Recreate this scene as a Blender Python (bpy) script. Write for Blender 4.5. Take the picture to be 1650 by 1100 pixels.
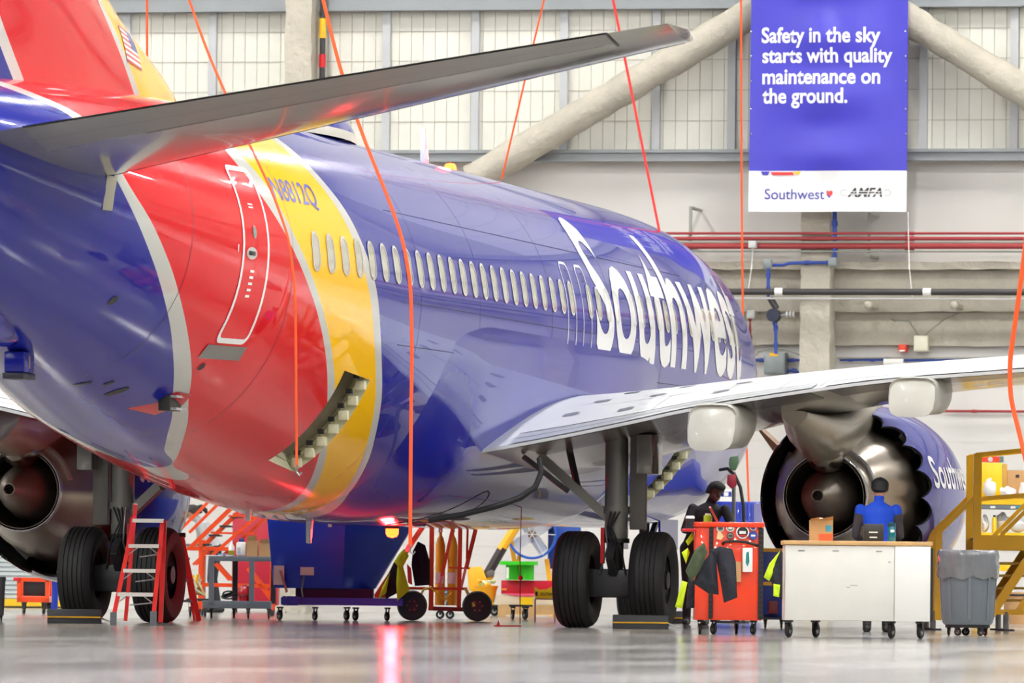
import bpy, bmesh, math, random
from mathutils import Vector, Matrix
random.seed(7)
# ------------------------------------------------------------------ camera, world, exposure
# world axes: X = starboard of the parked airplane, Y = towards its nose (nose tip at Y 0), Z = up, floor at 0
A, S, H, TH, PT, FPX, RL = 98.51384, 19.13576, .55419, .21825, .03272, 11605.82, .0105
scene = bpy.context.scene
for o in list(bpy.data.objects): bpy.data.objects.remove(o)
COL = scene.collection
_f0 = Vector((-math.sin(TH), math.cos(TH), 0)); _r0 = Vector((math.cos(TH), math.sin(TH), 0)); _z = Vector((0, 0, 1))
C_FWD = math.cos(PT)*_f0 + math.sin(PT)*_z
_u0 = math.cos(PT)*_z - math.sin(PT)*_f0
C_RT = math.cos(RL)*_r0 + math.sin(RL)*_u0
C_UP = math.cos(RL)*_u0 - math.sin(RL)*_r0
CAM = Vector((S, -A, H))
cd = bpy.data.cameras.new('camera'); cd.sensor_width = 36; cd.lens = FPX/1650*36; cd.clip_end = 400; cd.clip_start = 1
cam = bpy.data.objects.new('camera', cd); COL.objects.link(cam)
cam.matrix_world = Matrix(((C_RT.x, C_UP.x, -C_FWD.x, CAM.x), (C_RT.y, C_UP.y, -C_FWD.y, CAM.y), (C_RT.z, C_UP.z, -C_FWD.z, CAM.z), (0, 0, 0, 1)))
scene.camera = cam
cd.dof.use_dof = True; cd.dof.focus_distance = 76; cd.dof.aperture_fstop = 5.6
wd = bpy.data.worlds.new('overcast_sky'); scene.world = wd; wd.use_nodes = True
_bg = wd.node_tree.nodes['Background']; _bg.inputs[0].default_value = (.93, .96, 1, 1); _bg.inputs[1].default_value = 0.1
scene.view_settings.view_transform = 'Standard'; scene.view_settings.look = 'None'
scene.view_settings.exposure = 0.3; scene.view_settings.gamma = 1; scene.view_settings.use_curve_mapping = False
LAMP_POWER = 150.0
# ------------------------------------------------------------------ helpers
def ray(u, v):
    return C_FWD + C_RT*((u-825)/FPX) + C_UP*((550-v)/FPX)
def bp(u, v, y=None, x=None, z=None):
    """point seen at picture position (u, v) on a plane of the place"""
    d = ray(u, v)
    t = (y-CAM.y)/d.y if y is not None else (x-CAM.x)/d.x if x is not None else (z-CAM.z)/d.z
    return CAM + d*t
def lin(c):
    return tuple(((x/255)/12.92 if x/255 <= .04045 else ((x/255+.055)/1.055)**2.4) for x in c)
MATS = {}
def M(name, rgb, rough=.5, metal=0., coat=0., var=.06, scale=3., emit=0., bump=0., bscale=40., trans=0., alpha=1.):
    if name in MATS: return MATS[name]
    m = bpy.data.materials.new(name); m.use_nodes = True; nt = m.node_tree; b = nt.nodes['Principled BSDF']
    c = lin(rgb)
    if var and not emit:
        tc = nt.nodes.new('ShaderNodeTexCoord'); nz = nt.nodes.new('ShaderNodeTexNoise'); nz.inputs['Scale'].default_value = scale; nz.inputs['Detail'].default_value = 4
        nt.links.new(tc.outputs['Object'], nz.inputs['Vector'])
        mx = nt.nodes.new('ShaderNodeMix'); mx.data_type = 'RGBA'
        mx.inputs[6].default_value = tuple(max(0, x*(1-var*2)) for x in c)+(1,); mx.inputs[7].default_value = tuple(min(1, x*(1+var*2)) for x in c)+(1,)
        nt.links.new(nz.outputs[0], mx.inputs[0]); nt.links.new(mx.outputs[2], b.inputs['Base Color'])
        mr = nt.nodes.new('ShaderNodeMapRange'); mr.inputs[3].default_value = max(.02, rough-.05); mr.inputs[4].default_value = min(1, rough+.05)
        nt.links.new(nz.outputs[0], mr.inputs[0]); nt.links.new(mr.outputs[0], b.inputs['Roughness'])
    else:
        b.inputs['Base Color'].default_value = c+(1,); b.inputs['Roughness'].default_value = rough
    b.inputs['Metallic'].default_value = metal; b.inputs['Coat Weight'].default_value = coat; b.inputs['Coat Roughness'].default_value = .04
    if trans: b.inputs['Transmission Weight'].default_value = trans
    if alpha < 1: b.inputs['Alpha'].default_value = alpha
    if emit: b.inputs['Emission Color'].default_value = c+(1,); b.inputs['Emission Strength'].default_value = emit
    if bump:
        n2 = nt.nodes.new('ShaderNodeTexNoise'); n2.inputs['Scale'].default_value = bscale; n2.inputs['Detail'].default_value = 5
        tc2 = nt.nodes.new('ShaderNodeTexCoord'); nt.links.new(tc2.outputs['Object'], n2.inputs['Vector'])
        bm_ = nt.nodes.new('ShaderNodeBump'); bm_.inputs['Strength'].default_value = bump; bm_.inputs['Distance'].default_value = .05
        nt.links.new(n2.outputs[0], bm_.inputs['Height']); nt.links.new(bm_.outputs[0], b.inputs['Normal'])
    MATS[name] = m; return m
class MB:
    def __init__(s): s.v = []; s.f = []; s.mi = []
    def raw(s, vs, fs, mi=0):
        n = len(s.v); s.v += [tuple(x) for x in vs]; s.f += [tuple(i+n for i in f) for f in fs]; s.mi += [mi]*len(fs); return s
    def box(s, x0, x1, y0, y1, z0, z1, mi=0):
        return s.raw([(x, y, z) for z in (z0, z1) for y in (y0, y1) for x in (x0, x1)],
                     [(0, 2, 3, 1), (4, 5, 7, 6), (0, 1, 5, 4), (2, 6, 7, 3), (0, 4, 6, 2), (1, 3, 7, 5)], mi)
    def bar(s, p, q, w, h=None, mi=0, up=(0, 0, 1)):
        p = Vector(p); q = Vector(q); h = h or w; d = (q-p).normalized(); up = Vector(up)
        if abs(d.dot(up)) > .98: up = Vector((0, 1, 0))
        a = d.cross(up).normalized()*(w/2); b = a.cross(d).normalized()*(h/2)
        vs = [c+i*a+j*b for c in (p, q) for (i, j) in ((-1, -1), (1, -1), (1, 1), (-1, 1))]
        return s.raw(vs, [(0, 1, 2, 3), (7, 6, 5, 4), (0, 4, 5, 1), (1, 5, 6, 2), (2, 6, 7, 3), (3, 7, 4, 0)], mi)
    def cyl(s, p, q, r, r2=None, n=14, cap=True, mi=0):
        r2 = r if r2 is None else r2; p = Vector(p); q = Vector(q); d = (q-p).normalized()
        a = d.orthogonal().normalized(); b = d.cross(a); vs = []
        for c, rr in ((p, r), (q, r2)):
            for i in range(n):
                t = 2*math.pi*i/n; vs.append(c+(a*math.cos(t)+b*math.sin(t))*rr)
        fs = [(i, (i+1) % n, n+(i+1) % n, n+i) for i in range(n)]
        if cap: fs += [tuple(range(n-1, -1, -1)), tuple(range(n, 2*n))]
        return s.raw(vs, fs, mi)
    def tube(s, pts, r, n=8, mi=0, flat=None):
        pts = [Vector(p) for p in pts]; vs = []; rs = r if isinstance(r, (list, tuple)) else [r]*len(pts); pa = None
        for i, p in enumerate(pts):
            d = (pts[min(i+1, len(pts)-1)]-pts[max(i-1, 0)]).normalized()
            a = d.orthogonal().normalized() if pa is None else (pa-d*pa.dot(d)).normalized()
            pa = a; b = d.cross(a)
            for k in range(n):
                t = 2*math.pi*k/n; vs.append(p+(a*math.cos(t)+b*math.sin(t)*(flat or 1))*rs[i])
        fs = [(i*n+k, i*n+(k+1) % n, (i+1)*n+(k+1) % n, (i+1)*n+k) for i in range(len(pts)-1) for k in range(n)]
        fs += [tuple(range(n-1, -1, -1)), tuple(range((len(pts)-1)*n, len(pts)*n))]
        return s.raw(vs, fs, mi)
    def lathe(s, prof, c=(0, 0, 0), axis=(0, 0, 1), n=24, mi=0, closed=False):
        """prof: (radius, distance along axis)"""
        ax = Vector(axis).normalized(); a = ax.orthogonal().normalized(); b = ax.cross(a); c = Vector(c); vs = []
        for r, h in prof:
            for i in range(n):
                t = 2*math.pi*i/n; vs.append(c+ax*h+(a*math.cos(t)+b*math.sin(t))*max(r, 1e-4))
        m = len(prof); fs = []
        for j in range(m if closed else m-1):
            k = (j+1) % m
            fs += [(j*n+i, j*n+(i+1) % n, k*n+(i+1) % n, k*n+i) for i in range(n)]
        return s.raw(vs, fs, mi)
    def prism(s, poly, y0, y1, mi=0):
        """polygon in (x, z) given thickness along y"""
        n = len(poly); vs = [(x, y0, z) for x, z in poly]+[(x, y1, z) for x, z in poly]
        return s.raw(vs, [tuple(range(n)), tuple(range(2*n-1, n-1, -1))]+[(i, n+i, n+(i+1) % n, (i+1) % n) for i in range(n)], mi)
    def ball(s, c, rx, ry=None, rz=None, n=12, m=8, mi=0):
        ry = ry or rx; rz = rz or rx; vs = []
        for j in range(m+1):
            t = -math.pi/2+math.pi*j/m
            for i in range(n):
                p = 2*math.pi*i/n; vs.append((c[0]+rx*math.cos(t)*math.cos(p), c[1]+ry*math.cos(t)*math.sin(p), c[2]+rz*math.sin(t)))
        return s.raw(vs, [(j*n+i, j*n+(i+1) % n, (j+1)*n+(i+1) % n, (j+1)*n+i) for j in range(m) for i in range(n)], mi)
    def mesh(s, name, mats, bevel=0, angle=35, clean=True):
        me = bpy.data.meshes.new(name); me.from_pydata(s.v, [], s.f)
        for m in (mats if isinstance(mats, (list, tuple)) else [mats]): me.materials.append(m)
        me.polygons.foreach_set('material_index', s.mi)
        if clean:
            bm = bmesh.new(); bm.from_mesh(me)
            bmesh.ops.remove_doubles(bm, verts=bm.verts, dist=1e-5)
            bmesh.ops.recalc_face_normals(bm, faces=bm.faces)
            if bevel:
                ed = [e for e in bm.edges if e.is_manifold and e.calc_face_angle(0) > .6]
                bmesh.ops.bevel(bm, geom=ed, offset=bevel, segments=2, affect='EDGES', profile=.5, clamp_overlap=True)
            bm.to_mesh(me); bm.free()
        me.polygons.foreach_set('use_smooth', [True]*len(me.polygons)); me.set_sharp_from_angle(angle=math.radians(angle)); me.update()
        return me
    def build(s, name, mats, parent=None, loc=(0, 0, 0), rz=0, bevel=0, angle=35, clean=True):
        return link(name, s.mesh(name, mats, bevel, angle, clean), parent, loc, rz)
def link(name, me, parent=None, loc=(0, 0, 0), rz=0):
    o = bpy.data.objects.new(name, me); COL.objects.link(o); o.parent = parent; o.location = loc; o.rotation_euler = (0, 0, rz); return o
def tag(o, label=None, cat=None, group=None, kind=None):
    if label: o['label'] = label
    if cat: o['category'] = cat
    if group: o['group'] = group
    if kind: o['kind'] = kind
    return o
def empty(name, loc=(0, 0, 0), rz=0, label=None, cat=None, group=None):
    o = link(name, None, None, loc, rz); o.empty_display_size = .2; return tag(o, label, cat, group)
def scr(u, vc):
    """metres per picture pixel for something standing on the floor at that picture row"""
    p = bp(u, vc, z=0); return (p-CAM).dot(C_FWD)/FPX
def stand(name, u, vc, label, cat, group=None, turn=0.):
    """an Empty on the floor, its x axis to the right of the visitor, y away from him"""
    p = bp(u, vc, z=0); return empty(name, p, TH+turn, label, cat, group), scr(u, vc)
def copy_tree(o, parent=None):
    c = o.copy(); COL.objects.link(c); c.parent = parent
    for ch in o.children: copy_tree(ch, c)
    return c
def text_mesh(body, size, bold=0., extrude=0., shear=0., spacing=1.):
    cu = bpy.data.curves.new('lettering', 'FONT'); cu.body = body; cu.size = size; cu.offset = bold; cu.extrude = extrude; cu.shear = shear; cu.space_character = spacing
    cu.resolution_u = 4
    ob = bpy.data.objects.new('lettering', cu); COL.objects.link(ob)
    dg = bpy.context.evaluated_depsgraph_get(); me = bpy.data.meshes.new_from_object(ob.evaluated_get(dg))
    bpy.data.objects.remove(ob); bpy.data.curves.remove(cu); return me
def text_fit(body, w, h, bold=0., mat=None, shear=0.):
    """flat lettering in x (0..w) and y (0..h of the capitals box) as a bmesh"""
    me = text_mesh(body, 1.0, bold, 0, shear); xs = [v.co.x for v in me.vertices]; ys = [v.co.y for v in me.vertices]
    bm = bmesh.new(); bm.from_mesh(me); x0, x1, y0, y1 = min(xs), max(xs), min(ys), max(ys)
    for v in bm.verts: v.co.x = (v.co.x-x0)/(x1-x0)*w; v.co.y = (v.co.y-y0)/(y1-y0)*h
    bpy.data.meshes.remove(me); return bm
def bm_done(bm, name, mat, parent=None, loc=(0, 0, 0), rz=0):
    me = bpy.data.meshes.new(name); bm.to_mesh(me); bm.free(); me.materials.clear(); me.materials.append(mat); return link(name, me, parent, loc, rz)
def flat_text(body, x0, z0, w, h, y, mat, parent, bold=0., name='lettering', shear=0.):
    """lettering standing in the x-z plane of its parent, facing -y"""
    bm = text_fit(body, w, h, bold, shear=shear)
    for v in bm.verts: v.co = Vector((x0+v.co.x, y, z0+v.co.y))
    return bm_done(bm, name, mat, parent)
# ------------------------------------------------------------------ materials used in many places
WHITE = M('white_paint', (232, 231, 226), .35); BLACK = M('black_rubber', (22, 22, 24), .6); STEEL = M('galvanised_steel', (150, 152, 152), .35, .9)
DKSTEEL = M('dark_steel', (62, 62, 64), .45, .6); CHROME = M('bright_steel', (205, 205, 205), .18, 1.)
ORANGE = M('orange_paint', (236, 74, 16), .35, coat=.4); RED = M('red_paint', (200, 18, 30), .35, coat=.4); YELLOW = M('yellow_paint', (238, 176, 12), .38, coat=.3)
BLUEP = M('blue_paint', (16, 52, 160), .35, coat=.4); GREY = M('grey_plastic', (104, 112, 120), .45); LIME = M('lime_hi_vis', (206, 240, 20), .6, emit=0)
WOOD = M('pine_wood', (205, 165, 110), .6, var=.12, scale=8); CARD = M('cardboard', (190, 148, 100), .8, var=.08); LTGREY = M('light_grey_paint', (196, 198, 198), .35)
DARKCLOTH = M('dark_cloth', (36, 38, 48), .85, var=.15, scale=12, bump=.3, bscale=25); SILVERP = M('silver_paint', (198, 198, 194), .3, .25, coat=.5)
ALU = M('aluminium', (200, 200, 202), .28, .85)
# ------------------------------------------------------------------ the hangar
AW = -9.0           # the end wall stands 9 m beyond the nose
YW = -AW
def floor_mat():
    m = bpy.data.materials.new('polished_floor'); m.use_nodes = True; nt = m.node_tree; b = nt.nodes['Principled BSDF']
    tc = nt.nodes.new('ShaderNodeTexCoord'); mp = nt.nodes.new('ShaderNodeMapping'); mp.inputs['Scale'].default_value = (.5, .12, 1)
    nz = nt.nodes.new('ShaderNodeTexNoise'); nz.inputs['Scale'].default_value = 1.1; nz.inputs['Detail'].default_value = 6
    nt.links.new(tc.outputs['Object'], mp.inputs[0]); nt.links.new(mp.outputs[0], nz.inputs['Vector'])
    rp = nt.nodes.new('ShaderNodeValToRGB'); rp.color_ramp.elements[0].position = .3; rp.color_ramp.elements[0].color = lin((128, 126, 121))+(1,)
    rp.color_ramp.elements[1].position = .7; rp.color_ramp.elements[1].color = lin((172, 169, 163))+(1,)
    nt.links.new(nz.outputs[0], rp.inputs[0]); nt.links.new(rp.outputs[0], b.inputs['Base Color'])
    mr = nt.nodes.new('ShaderNodeMapRange'); mr.inputs[3].default_value = .06; mr.inputs[4].default_value = .22; nt.links.new(nz.outputs[0], mr.inputs[0]); nt.links.new(mr.outputs[0], b.inputs['Roughness'])
    n2 = nt.nodes.new('ShaderNodeTexNoise'); n2.inputs['Scale'].default_value = 1.6; n2.inputs['Detail'].default_value = 3; nt.links.new(tc.outputs['Object'], n2.inputs['Vector'])
    bu = nt.nodes.new('ShaderNodeBump'); bu.inputs['Strength'].default_value = .05; bu.inputs['Distance'].default_value = .02; nt.links.new(n2.outputs[0], bu.inputs['Height']); nt.links.new(bu.outputs[0], b.inputs['Normal'])
    return m
XL, XR, YB, ZC = -42.0, 46.0, -118.0, 16.0
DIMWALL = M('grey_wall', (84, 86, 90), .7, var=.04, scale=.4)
tag(MB().box(XL, XR, YB, YW, -.3, 0).build('floor', floor_mat()), kind='structure')
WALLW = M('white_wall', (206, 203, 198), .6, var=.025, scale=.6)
PANELM = M('pale_cladding', (212, 210, 199), .5, var=.03, scale=.5); JOINT = M('cladding_joint', (172, 170, 160), .7)
GIRT = M('grey_girt', (140, 144, 146), .55, var=.04); FIRE = M('sprayed_fireproofing', (178, 172, 158), .95, var=.12, scale=2.5, bump=.6, bscale=9)
wall = tag(MB().box(XL, XR, YW, YW+.3, 0, ZC).build('wall_back', WALLW), kind='structure')
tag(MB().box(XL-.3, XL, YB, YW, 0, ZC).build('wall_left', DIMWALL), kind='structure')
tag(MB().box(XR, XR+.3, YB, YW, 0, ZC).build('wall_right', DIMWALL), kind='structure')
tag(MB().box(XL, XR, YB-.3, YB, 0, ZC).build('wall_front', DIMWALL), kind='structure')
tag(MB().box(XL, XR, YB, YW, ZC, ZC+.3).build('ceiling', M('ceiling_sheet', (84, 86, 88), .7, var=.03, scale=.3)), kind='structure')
def W(u, v, off=0): return bp(u, v, y=YW-off)
def wz(v, u=825): return W(u, v).z
def wx(u, v=300): return W(u, v).x
zg1 = wz(262); zg2 = wz(243); zg3 = wz(18); zg4 = wz(-12)
pan = MB().box(-.086, .086, -.04, 0, 0, 9.0).mesh('panel', PANELM)
x = wx(150)-3.0; n = 0
xa, xb = wx(150), wx(1650)
pitch = (xb-xa)/((1650-150)/19.4)
i = 0; x = xa-2
backing = MB().box(XL, XR, YW-.012, YW, zg1, ZC).build('cladding_backing', JOINT, wall)
while x < xb+2:
    p = link('panel', pan, wall, (x, YW-.012, zg1)); p.scale = (pitch/.178, 1, (ZC-zg1)/9.0); x += pitch
for v in (50, 98, 147, 196):                       # horizontal tie bars over the cladding
    z = wz(v); MB().box(XL, XR, YW-.062, YW-.052, z-.006, z+.006).build('tie_bar', JOINT, wall)
for v in (-40, -90, -140, -190, -240):
    z = wz(v); MB().box(XL, XR, YW-.062, YW-.052, z-.006, z+.006).build('tie_bar', JOINT, wall)
for (a_, b_) in ((zg2, zg1), (zg4, zg3)):
    lo, hi = min(a_, b_), max(a_, b_)
    g = MB().box(XL, XR, YW-.25, YW-.06, lo, hi).box(XL, XR, YW-.29, YW-.25, hi-.05, hi).box(XL, XR, YW-.29, YW-.25, lo, lo+.03).build('girt', GIRT, wall)
for u in (206, 345, 625, 768, 911, 1060, 1181, 1490, 1636):
    xx = wx(u, 150); MB().box(xx-.06, xx+.06, YW-.14, YW-.055, zg2, zg4).build('girt_post', M('pale_post', (178, 180, 182), .5), wall)
# faint courses of the painted block wall below
for k in range(14):
    z = .2+k*.41
    if z < zg1-.1: MB().box(XL, XR, YW-.004, YW, z, z+.012).build('block_joint', M('block_joint', (200, 196, 188), .7), wall)
# fireproofed frame: columns, ledge beam, diagonal braces
def rough_box(x0, x1, y0, y1, z0, z1, name, jit=.012):
    m = MB(); n = max(2, int((z1-z0)/.15)); nx = max(1, int((x1-x0)/.5)) if x1-x0 > 2 else 1
    if nx == 1:
        rings = []
        for k in range(n+1):
            z = z0+(z1-z0)*k/n; r = lambda: random.uniform(-jit, jit)
            rings.append([(x0+r(), y0+r(), z), (x0+.3*(x1-x0), y0+r(), z), (x0+.7*(x1-x0), y0+r(), z), (x1+r(), y0+r(), z), (x1+r(), y1, z), (x0+r(), y1, z)])
        vs = [p for q in rings for p in q]
        m.raw(vs, [(k*6+i, k*6+(i+1) % 6, (k+1)*6+(i+1) % 6, (k+1)*6+i) for k in range(n) for i in range(6)]+[tuple(range(6)), tuple(range(n*6, n*6+6))])
    else:
        n = int((x1-x0)/.25); vs = []
        for k in range(n+1):
            x = x0+(x1-x0)*k/n; r = lambda: random.uniform(-jit, jit)
            vs += [(x, y1, z0+r()), (x, y0+r(), z0+r()), (x, y0+r(), (z0+z1)/2), (x, y0+r(), z1+r()), (x, y1, z1+r())]
        m.raw(vs, [(k*5+i, k*5+(i+1) % 5, (k+1)*5+(i+1) % 5, (k+1)*5+i) for k in range(n) for i in range(5)])
    return m
for u0, u1, ztop in ((1304, 1351, ZC), (474, 516, ZC), (-400, -355, ZC), (2100, 2145, ZC)):
    x0, x1 = wx(u0, 480), wx(u1, 480)
    tag(rough_box(x0, x1, YW-.75, YW-.3, 0, ztop, 'column').build('trim_1' if u0 == 1304 else 'trim_2' if u0 == 474 else 'trim_3' if u0 < 0 else 'trim_4', FIRE), 'fireproofed steel column against the end wall', None, None, 'structure')
for n_, (v0, v1, d0, d1) in enumerate(((424, 436, .50, .02), (436, 503, .30, .05), (503, 557, .12, 0))):
    z1, z0 = W(1500, v0).z, W(1500, v1).z
    tag(rough_box(XL, XR, YW-d0-.02, YW, z0, z1, 'beam').build('trim_%d' % (5+n_), FIRE), kind='structure')
def brace(u0, v0, u1, v1, k):
    p, q = W(u0, v0, .55), W(u1, v1, .55); pts = [p.lerp(q, t/30) for t in range(31)]
    rs = [.235+random.uniform(-.014, .014) for _ in pts]
    tag(MB().tube(pts, rs, 16).build('trim_%d' % k, FIRE), kind='structure')
brace(760, 290, 1330, -50, 8); brace(1330, -50, 1900, 300, 9)
# ceiling lights: long high-bay fittings in rows
lm = M('lamp_diffuser', (255, 254, 251), .4, emit=LAMP_POWER); lb = M('lamp_housing', (190, 190, 190), .4)
hb = MB().box(-1.3, 1.3, -.32, .32, .0, .16).mesh('housing', lb); db = MB().box(-1.22, 1.22, -.26, .26, -.02, 0).mesh('diffuser', lm)
hg = MB().cyl((0, 0, .16), (0, 0, .9), .01, n=6).mesh('hanger', DKSTEEL)
for ix in range(9):
    for iy in range(11):
        x, y = XL+6+ix*9.5, 4-iy*9.6
        e = empty('high_bay_light', (x, y, ZC-.9), math.pi/2, 'long white high-bay light fitting hung under the hangar ceiling', 'light', 'high-bay lights under the ceiling')
        link('housing', hb, e); link('diffuser', db, e); link('hanger', hg, e)
# ------------------------------------------------------------------ the airplane (stations a = metres aft of the nose tip, so Y = -a)
GX = 19.65
plane = empty('airplane', (0, -GX, 0), 0, 'blue, red and yellow twin-engine airliner parked nose to the end wall', 'airplane')
OFF = (0, GX, 0)
FT = [(0.0, 2.85, 2.55, 0.02, 2.7), (0.15, 3.1, 2.28, 0.33, 2.7), (0.5, 3.4, 2.0, 0.6, 2.72), (1.0, 3.7, 1.80, 0.85, 2.78), (1.8, 4.1, 1.58, 1.08, 2.9), (2.6, 4.55, 1.44, 1.27, 3.05),
      (3.4, 4.85, 1.35, 1.42, 3.2), (4.4, 5.05, 1.28, 1.56, 3.32), (5.6, 5.19, 1.23, 1.64, 3.4), (7.0, 5.27, 1.21, 1.77, 3.45), (8.5, 5.30, 1.20, 1.85, 3.46), (10, 5.31, 1.20, 1.88, 3.47), (24.0, 5.31, 1.20, 1.88, 3.47),
      (25.5, 5.31, 1.28, 1.875, 3.48), (27, 5.30, 1.42, 1.85, 3.52), (28.5, 5.29, 1.6, 1.79, 3.58), (30, 5.27, 1.81, 1.70, 3.66), (31.5, 5.24, 2.12, 1.55, 3.76), (33, 5.19, 2.47, 1.35, 3.89), (34.5, 5.13, 2.84, 1.10, 4.05),
      (36, 5.04, 3.28, 0.81, 4.22), (37.2, 4.93, 3.72, 0.52, 4.36), (38.0, 4.8, 4.1, 0.30, 4.45)]
def pchip(xs, ys):
    n = len(xs); h = [xs[i+1]-xs[i] for i in range(n-1)]; d = [(ys[i+1]-ys[i])/h[i] for i in range(n-1)]; m = [0.]*n
    for i in range(1, n-1):
        if d[i-1]*d[i] > 0:
            w1 = 2*h[i]+h[i-1]; w2 = h[i]+2*h[i-1]; m[i] = (w1+w2)/(w1/d[i-1]+w2/d[i])
    m[0] = d[0]; m[-1] = d[-1]
    def f(x):
        x = min(max(x, xs[0]), xs[-1]); i = 0
        while i < n-2 and x > xs[i+1]: i += 1
        t = (x-xs[i])/h[i]
        return (2*t**3-3*t*t+1)*ys[i]+(t**3-2*t*t+t)*h[i]*m[i]+(3*t*t-2*t**3)*ys[i+1]+(t**3-t*t)*h[i]*m[i+1]
    return f
_fx = [r[0] for r in FT]; f_top, f_bot, f_w, f_zc = [pchip(_fx, [r[k] for r in FT]) for k in (1, 2, 3, 4)]
def fus(a, ph):
    t, b, w, zc = f_top(a), f_bot(a), f_w(a), f_zc(a); s_ = math.sin(ph)
    return Vector((w*math.cos(ph), -a, zc+(t-zc)*s_ if s_ >= 0 else zc+(zc-b)*s_))
def phi(a, z):
    zc = f_zc(a); q = (z-zc)/(f_top(a)-zc) if z > zc else (z-zc)/(zc-f_bot(a)); return math.asin(max(-1, min(1, q)))
def surf(a, z, off=0.):
    """point on the starboard skin, lifted off by off"""
    p = phi(a, z); c = fus(a, p)
    if off:
        n = (fus(a, p+.01)-c).cross(fus(a-.02, p)-c).normalized()
        if n.x < 0: n = -n
        c = c+n*off
    return c
def livery():
    m = bpy.data.materials.new('livery_paint'); m.use_nodes = True; nt = m.node_tree; b = nt.nodes['Principled BSDF']
    N = nt.nodes.new; L = nt.links.new
    tc = N('ShaderNodeTexCoord'); sp = N('ShaderNodeSeparateXYZ'); L(tc.outputs['Object'], sp.inputs[0])
    nega = N('ShaderNodeMath'); nega.operation = 'MULTIPLY'; nega.inputs[1].default_value = -1; L(sp.outputs[1], nega.inputs[0])
    zn = N('ShaderNodeMapRange'); zn.inputs[1].default_value = 1.0; zn.inputs[2].default_value = 5.4; L(sp.outputs[2], zn.inputs[0])
    def edge(pts):
        fc = N('ShaderNodeFloatCurve'); cv = fc.mapping.curves[0]; pts = sorted(pts)
        q = [((z-1)/4.4, (a-20)/20) for z, a in pts]
        cv.points[0].location = q[0]; cv.points[1].location = q[-1]
        for p in q[1:-1]: cv.points.new(*p)
        fc.mapping.update(); L(zn.outputs[0], fc.inputs[1])
        mu = N('ShaderNodeMath'); mu.operation = 'MULTIPLY_ADD'; mu.inputs[1].default_value = 20; mu.inputs[2].default_value = 20; L(fc.outputs[0], mu.inputs[0])
        g = N('ShaderNodeMath'); g.operation = 'GREATER_THAN'; L(nega.outputs[0], g.inputs[0]); L(mu.outputs[0], g.inputs[1]); return g.outputs[0]
    E6 = [(1, 22.2), (1.39, 23.8), (1.91, 24.97), (2.41, 25.8), (2.9, 26.49), (3.58, 27.08), (3.88, 27.35), (4.22, 27.61), (4.62, 27.95), (5.02, 28.1), (5.4, 28.1)]
    E5 = [(1, 22.9), (1.39, 24.09), (1.9, 25.19), (2.4, 26.02), (2.89, 26.73), (3.44, 27.27), (3.87, 27.64), (4.29, 27.96), (4.65, 28.25), (4.97, 28.43), (5.4, 28.4)]
    E4 = [(1, 23.6), (1.35, 24.89), (2.0, 26.72), (2.49, 27.6), (3.02, 28.5), (3.49, 29.24), (3.95, 29.87), (4.36, 30.24), (4.75, 30.5), (5.0, 30.4), (5.4, 30.1)]
    E3 = [(1, 23.8), (1.38, 25.22), (1.81, 26.47), (2.3, 27.49), (2.78, 28.32), (3.19, 29.0), (3.59, 29.65), (3.99, 30.23), (4.33, 30.65), (4.68, 30.9), (5.0, 30.75), (5.4, 30.35)]
    E2 = [(1, 25.0), (1.52, 27.84), (1.69, 29.0), (2.16, 30.56), (2.5, 31.27), (3.0, 32.22), (3.44, 32.94), (3.83, 33.53), (4.23, 34.1), (4.76, 34.4), (5.0, 35.2), (5.4, 36)]
    E1 = [(1, 26.0), (1.64, 28.75), (1.81, 29.72), (2.15, 30.78), (2.49, 31.57), (2.94, 32.44), (3.38, 33.19), (3.78, 33.78), (4.19, 34.28), (4.76, 34.75), (5.0, 35.7), (5.4, 36.5)]
    cur = None; blue = lin((29, 36, 146))+(1,); silver = lin((196, 196, 190))+(1,)
    prev = blue
    for E, c in ((E6, silver), (E5, lin((255, 196, 0))+(1,)), (E4, silver), (E3, lin((222, 6, 26))+(1,)), (E2, silver), (E1, blue)):
        mx = N('ShaderNodeMix'); mx.data_type = 'RGBA'; L(edge(E), mx.inputs[0]); mx.inputs[7].default_value = c
        if cur is None: mx.inputs[6].default_value = blue
        else: L(cur, mx.inputs[6])
        cur = mx.outputs[2]
    L(cur, b.inputs['Base Color'])
    nz = N('ShaderNodeTexNoise'); nz.inputs['Scale'].default_value = 1.4; nz.inputs['Detail'].default_value = 3; L(tc.outputs['Object'], nz.inputs['Vector'])
    # skin panels: frames every half metre pull the sheet very slightly, which wobbles the reflections
    wv = N('ShaderNodeTexWave'); wv.bands_direction = 'Y'; wv.inputs['Scale'].default_value = .62; wv.inputs['Distortion'].default_value = .6; L(tc.outputs['Object'], wv.inputs['Vector'])
    ad = N('ShaderNodeMath'); ad.operation = 'MULTIPLY_ADD'; ad.inputs[1].default_value = .12; L(wv.outputs[1], ad.inputs[0]); L(nz.outputs[0], ad.inputs[2])
    bu = N('ShaderNodeBump'); bu.inputs['Strength'].default_value = .05; bu.inputs['Distance'].default_value = .05; L(ad.outputs[0], bu.inputs['Height']); L(bu.outputs[0], b.inputs['Normal'])
    b.inputs['Roughness'].default_value = .22; b.inputs['Coat Weight'].default_value = .62; b.inputs['Coat Roughness'].default_value = .02; b.inputs['Specular IOR Level'].default_value = .05
    return m
LIV = livery()
BLUEJ = M('airline_blue', (29, 36, 146), .22, coat=.62, var=.02); BLUEJ.node_tree.nodes['Principled BSDF'].inputs['Specular IOR Level'].default_value = .05; WHITEL = M('white_lettering', (240, 240, 238), .3, coat=.5, var=.01)
def aloc(): return OFF
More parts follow.
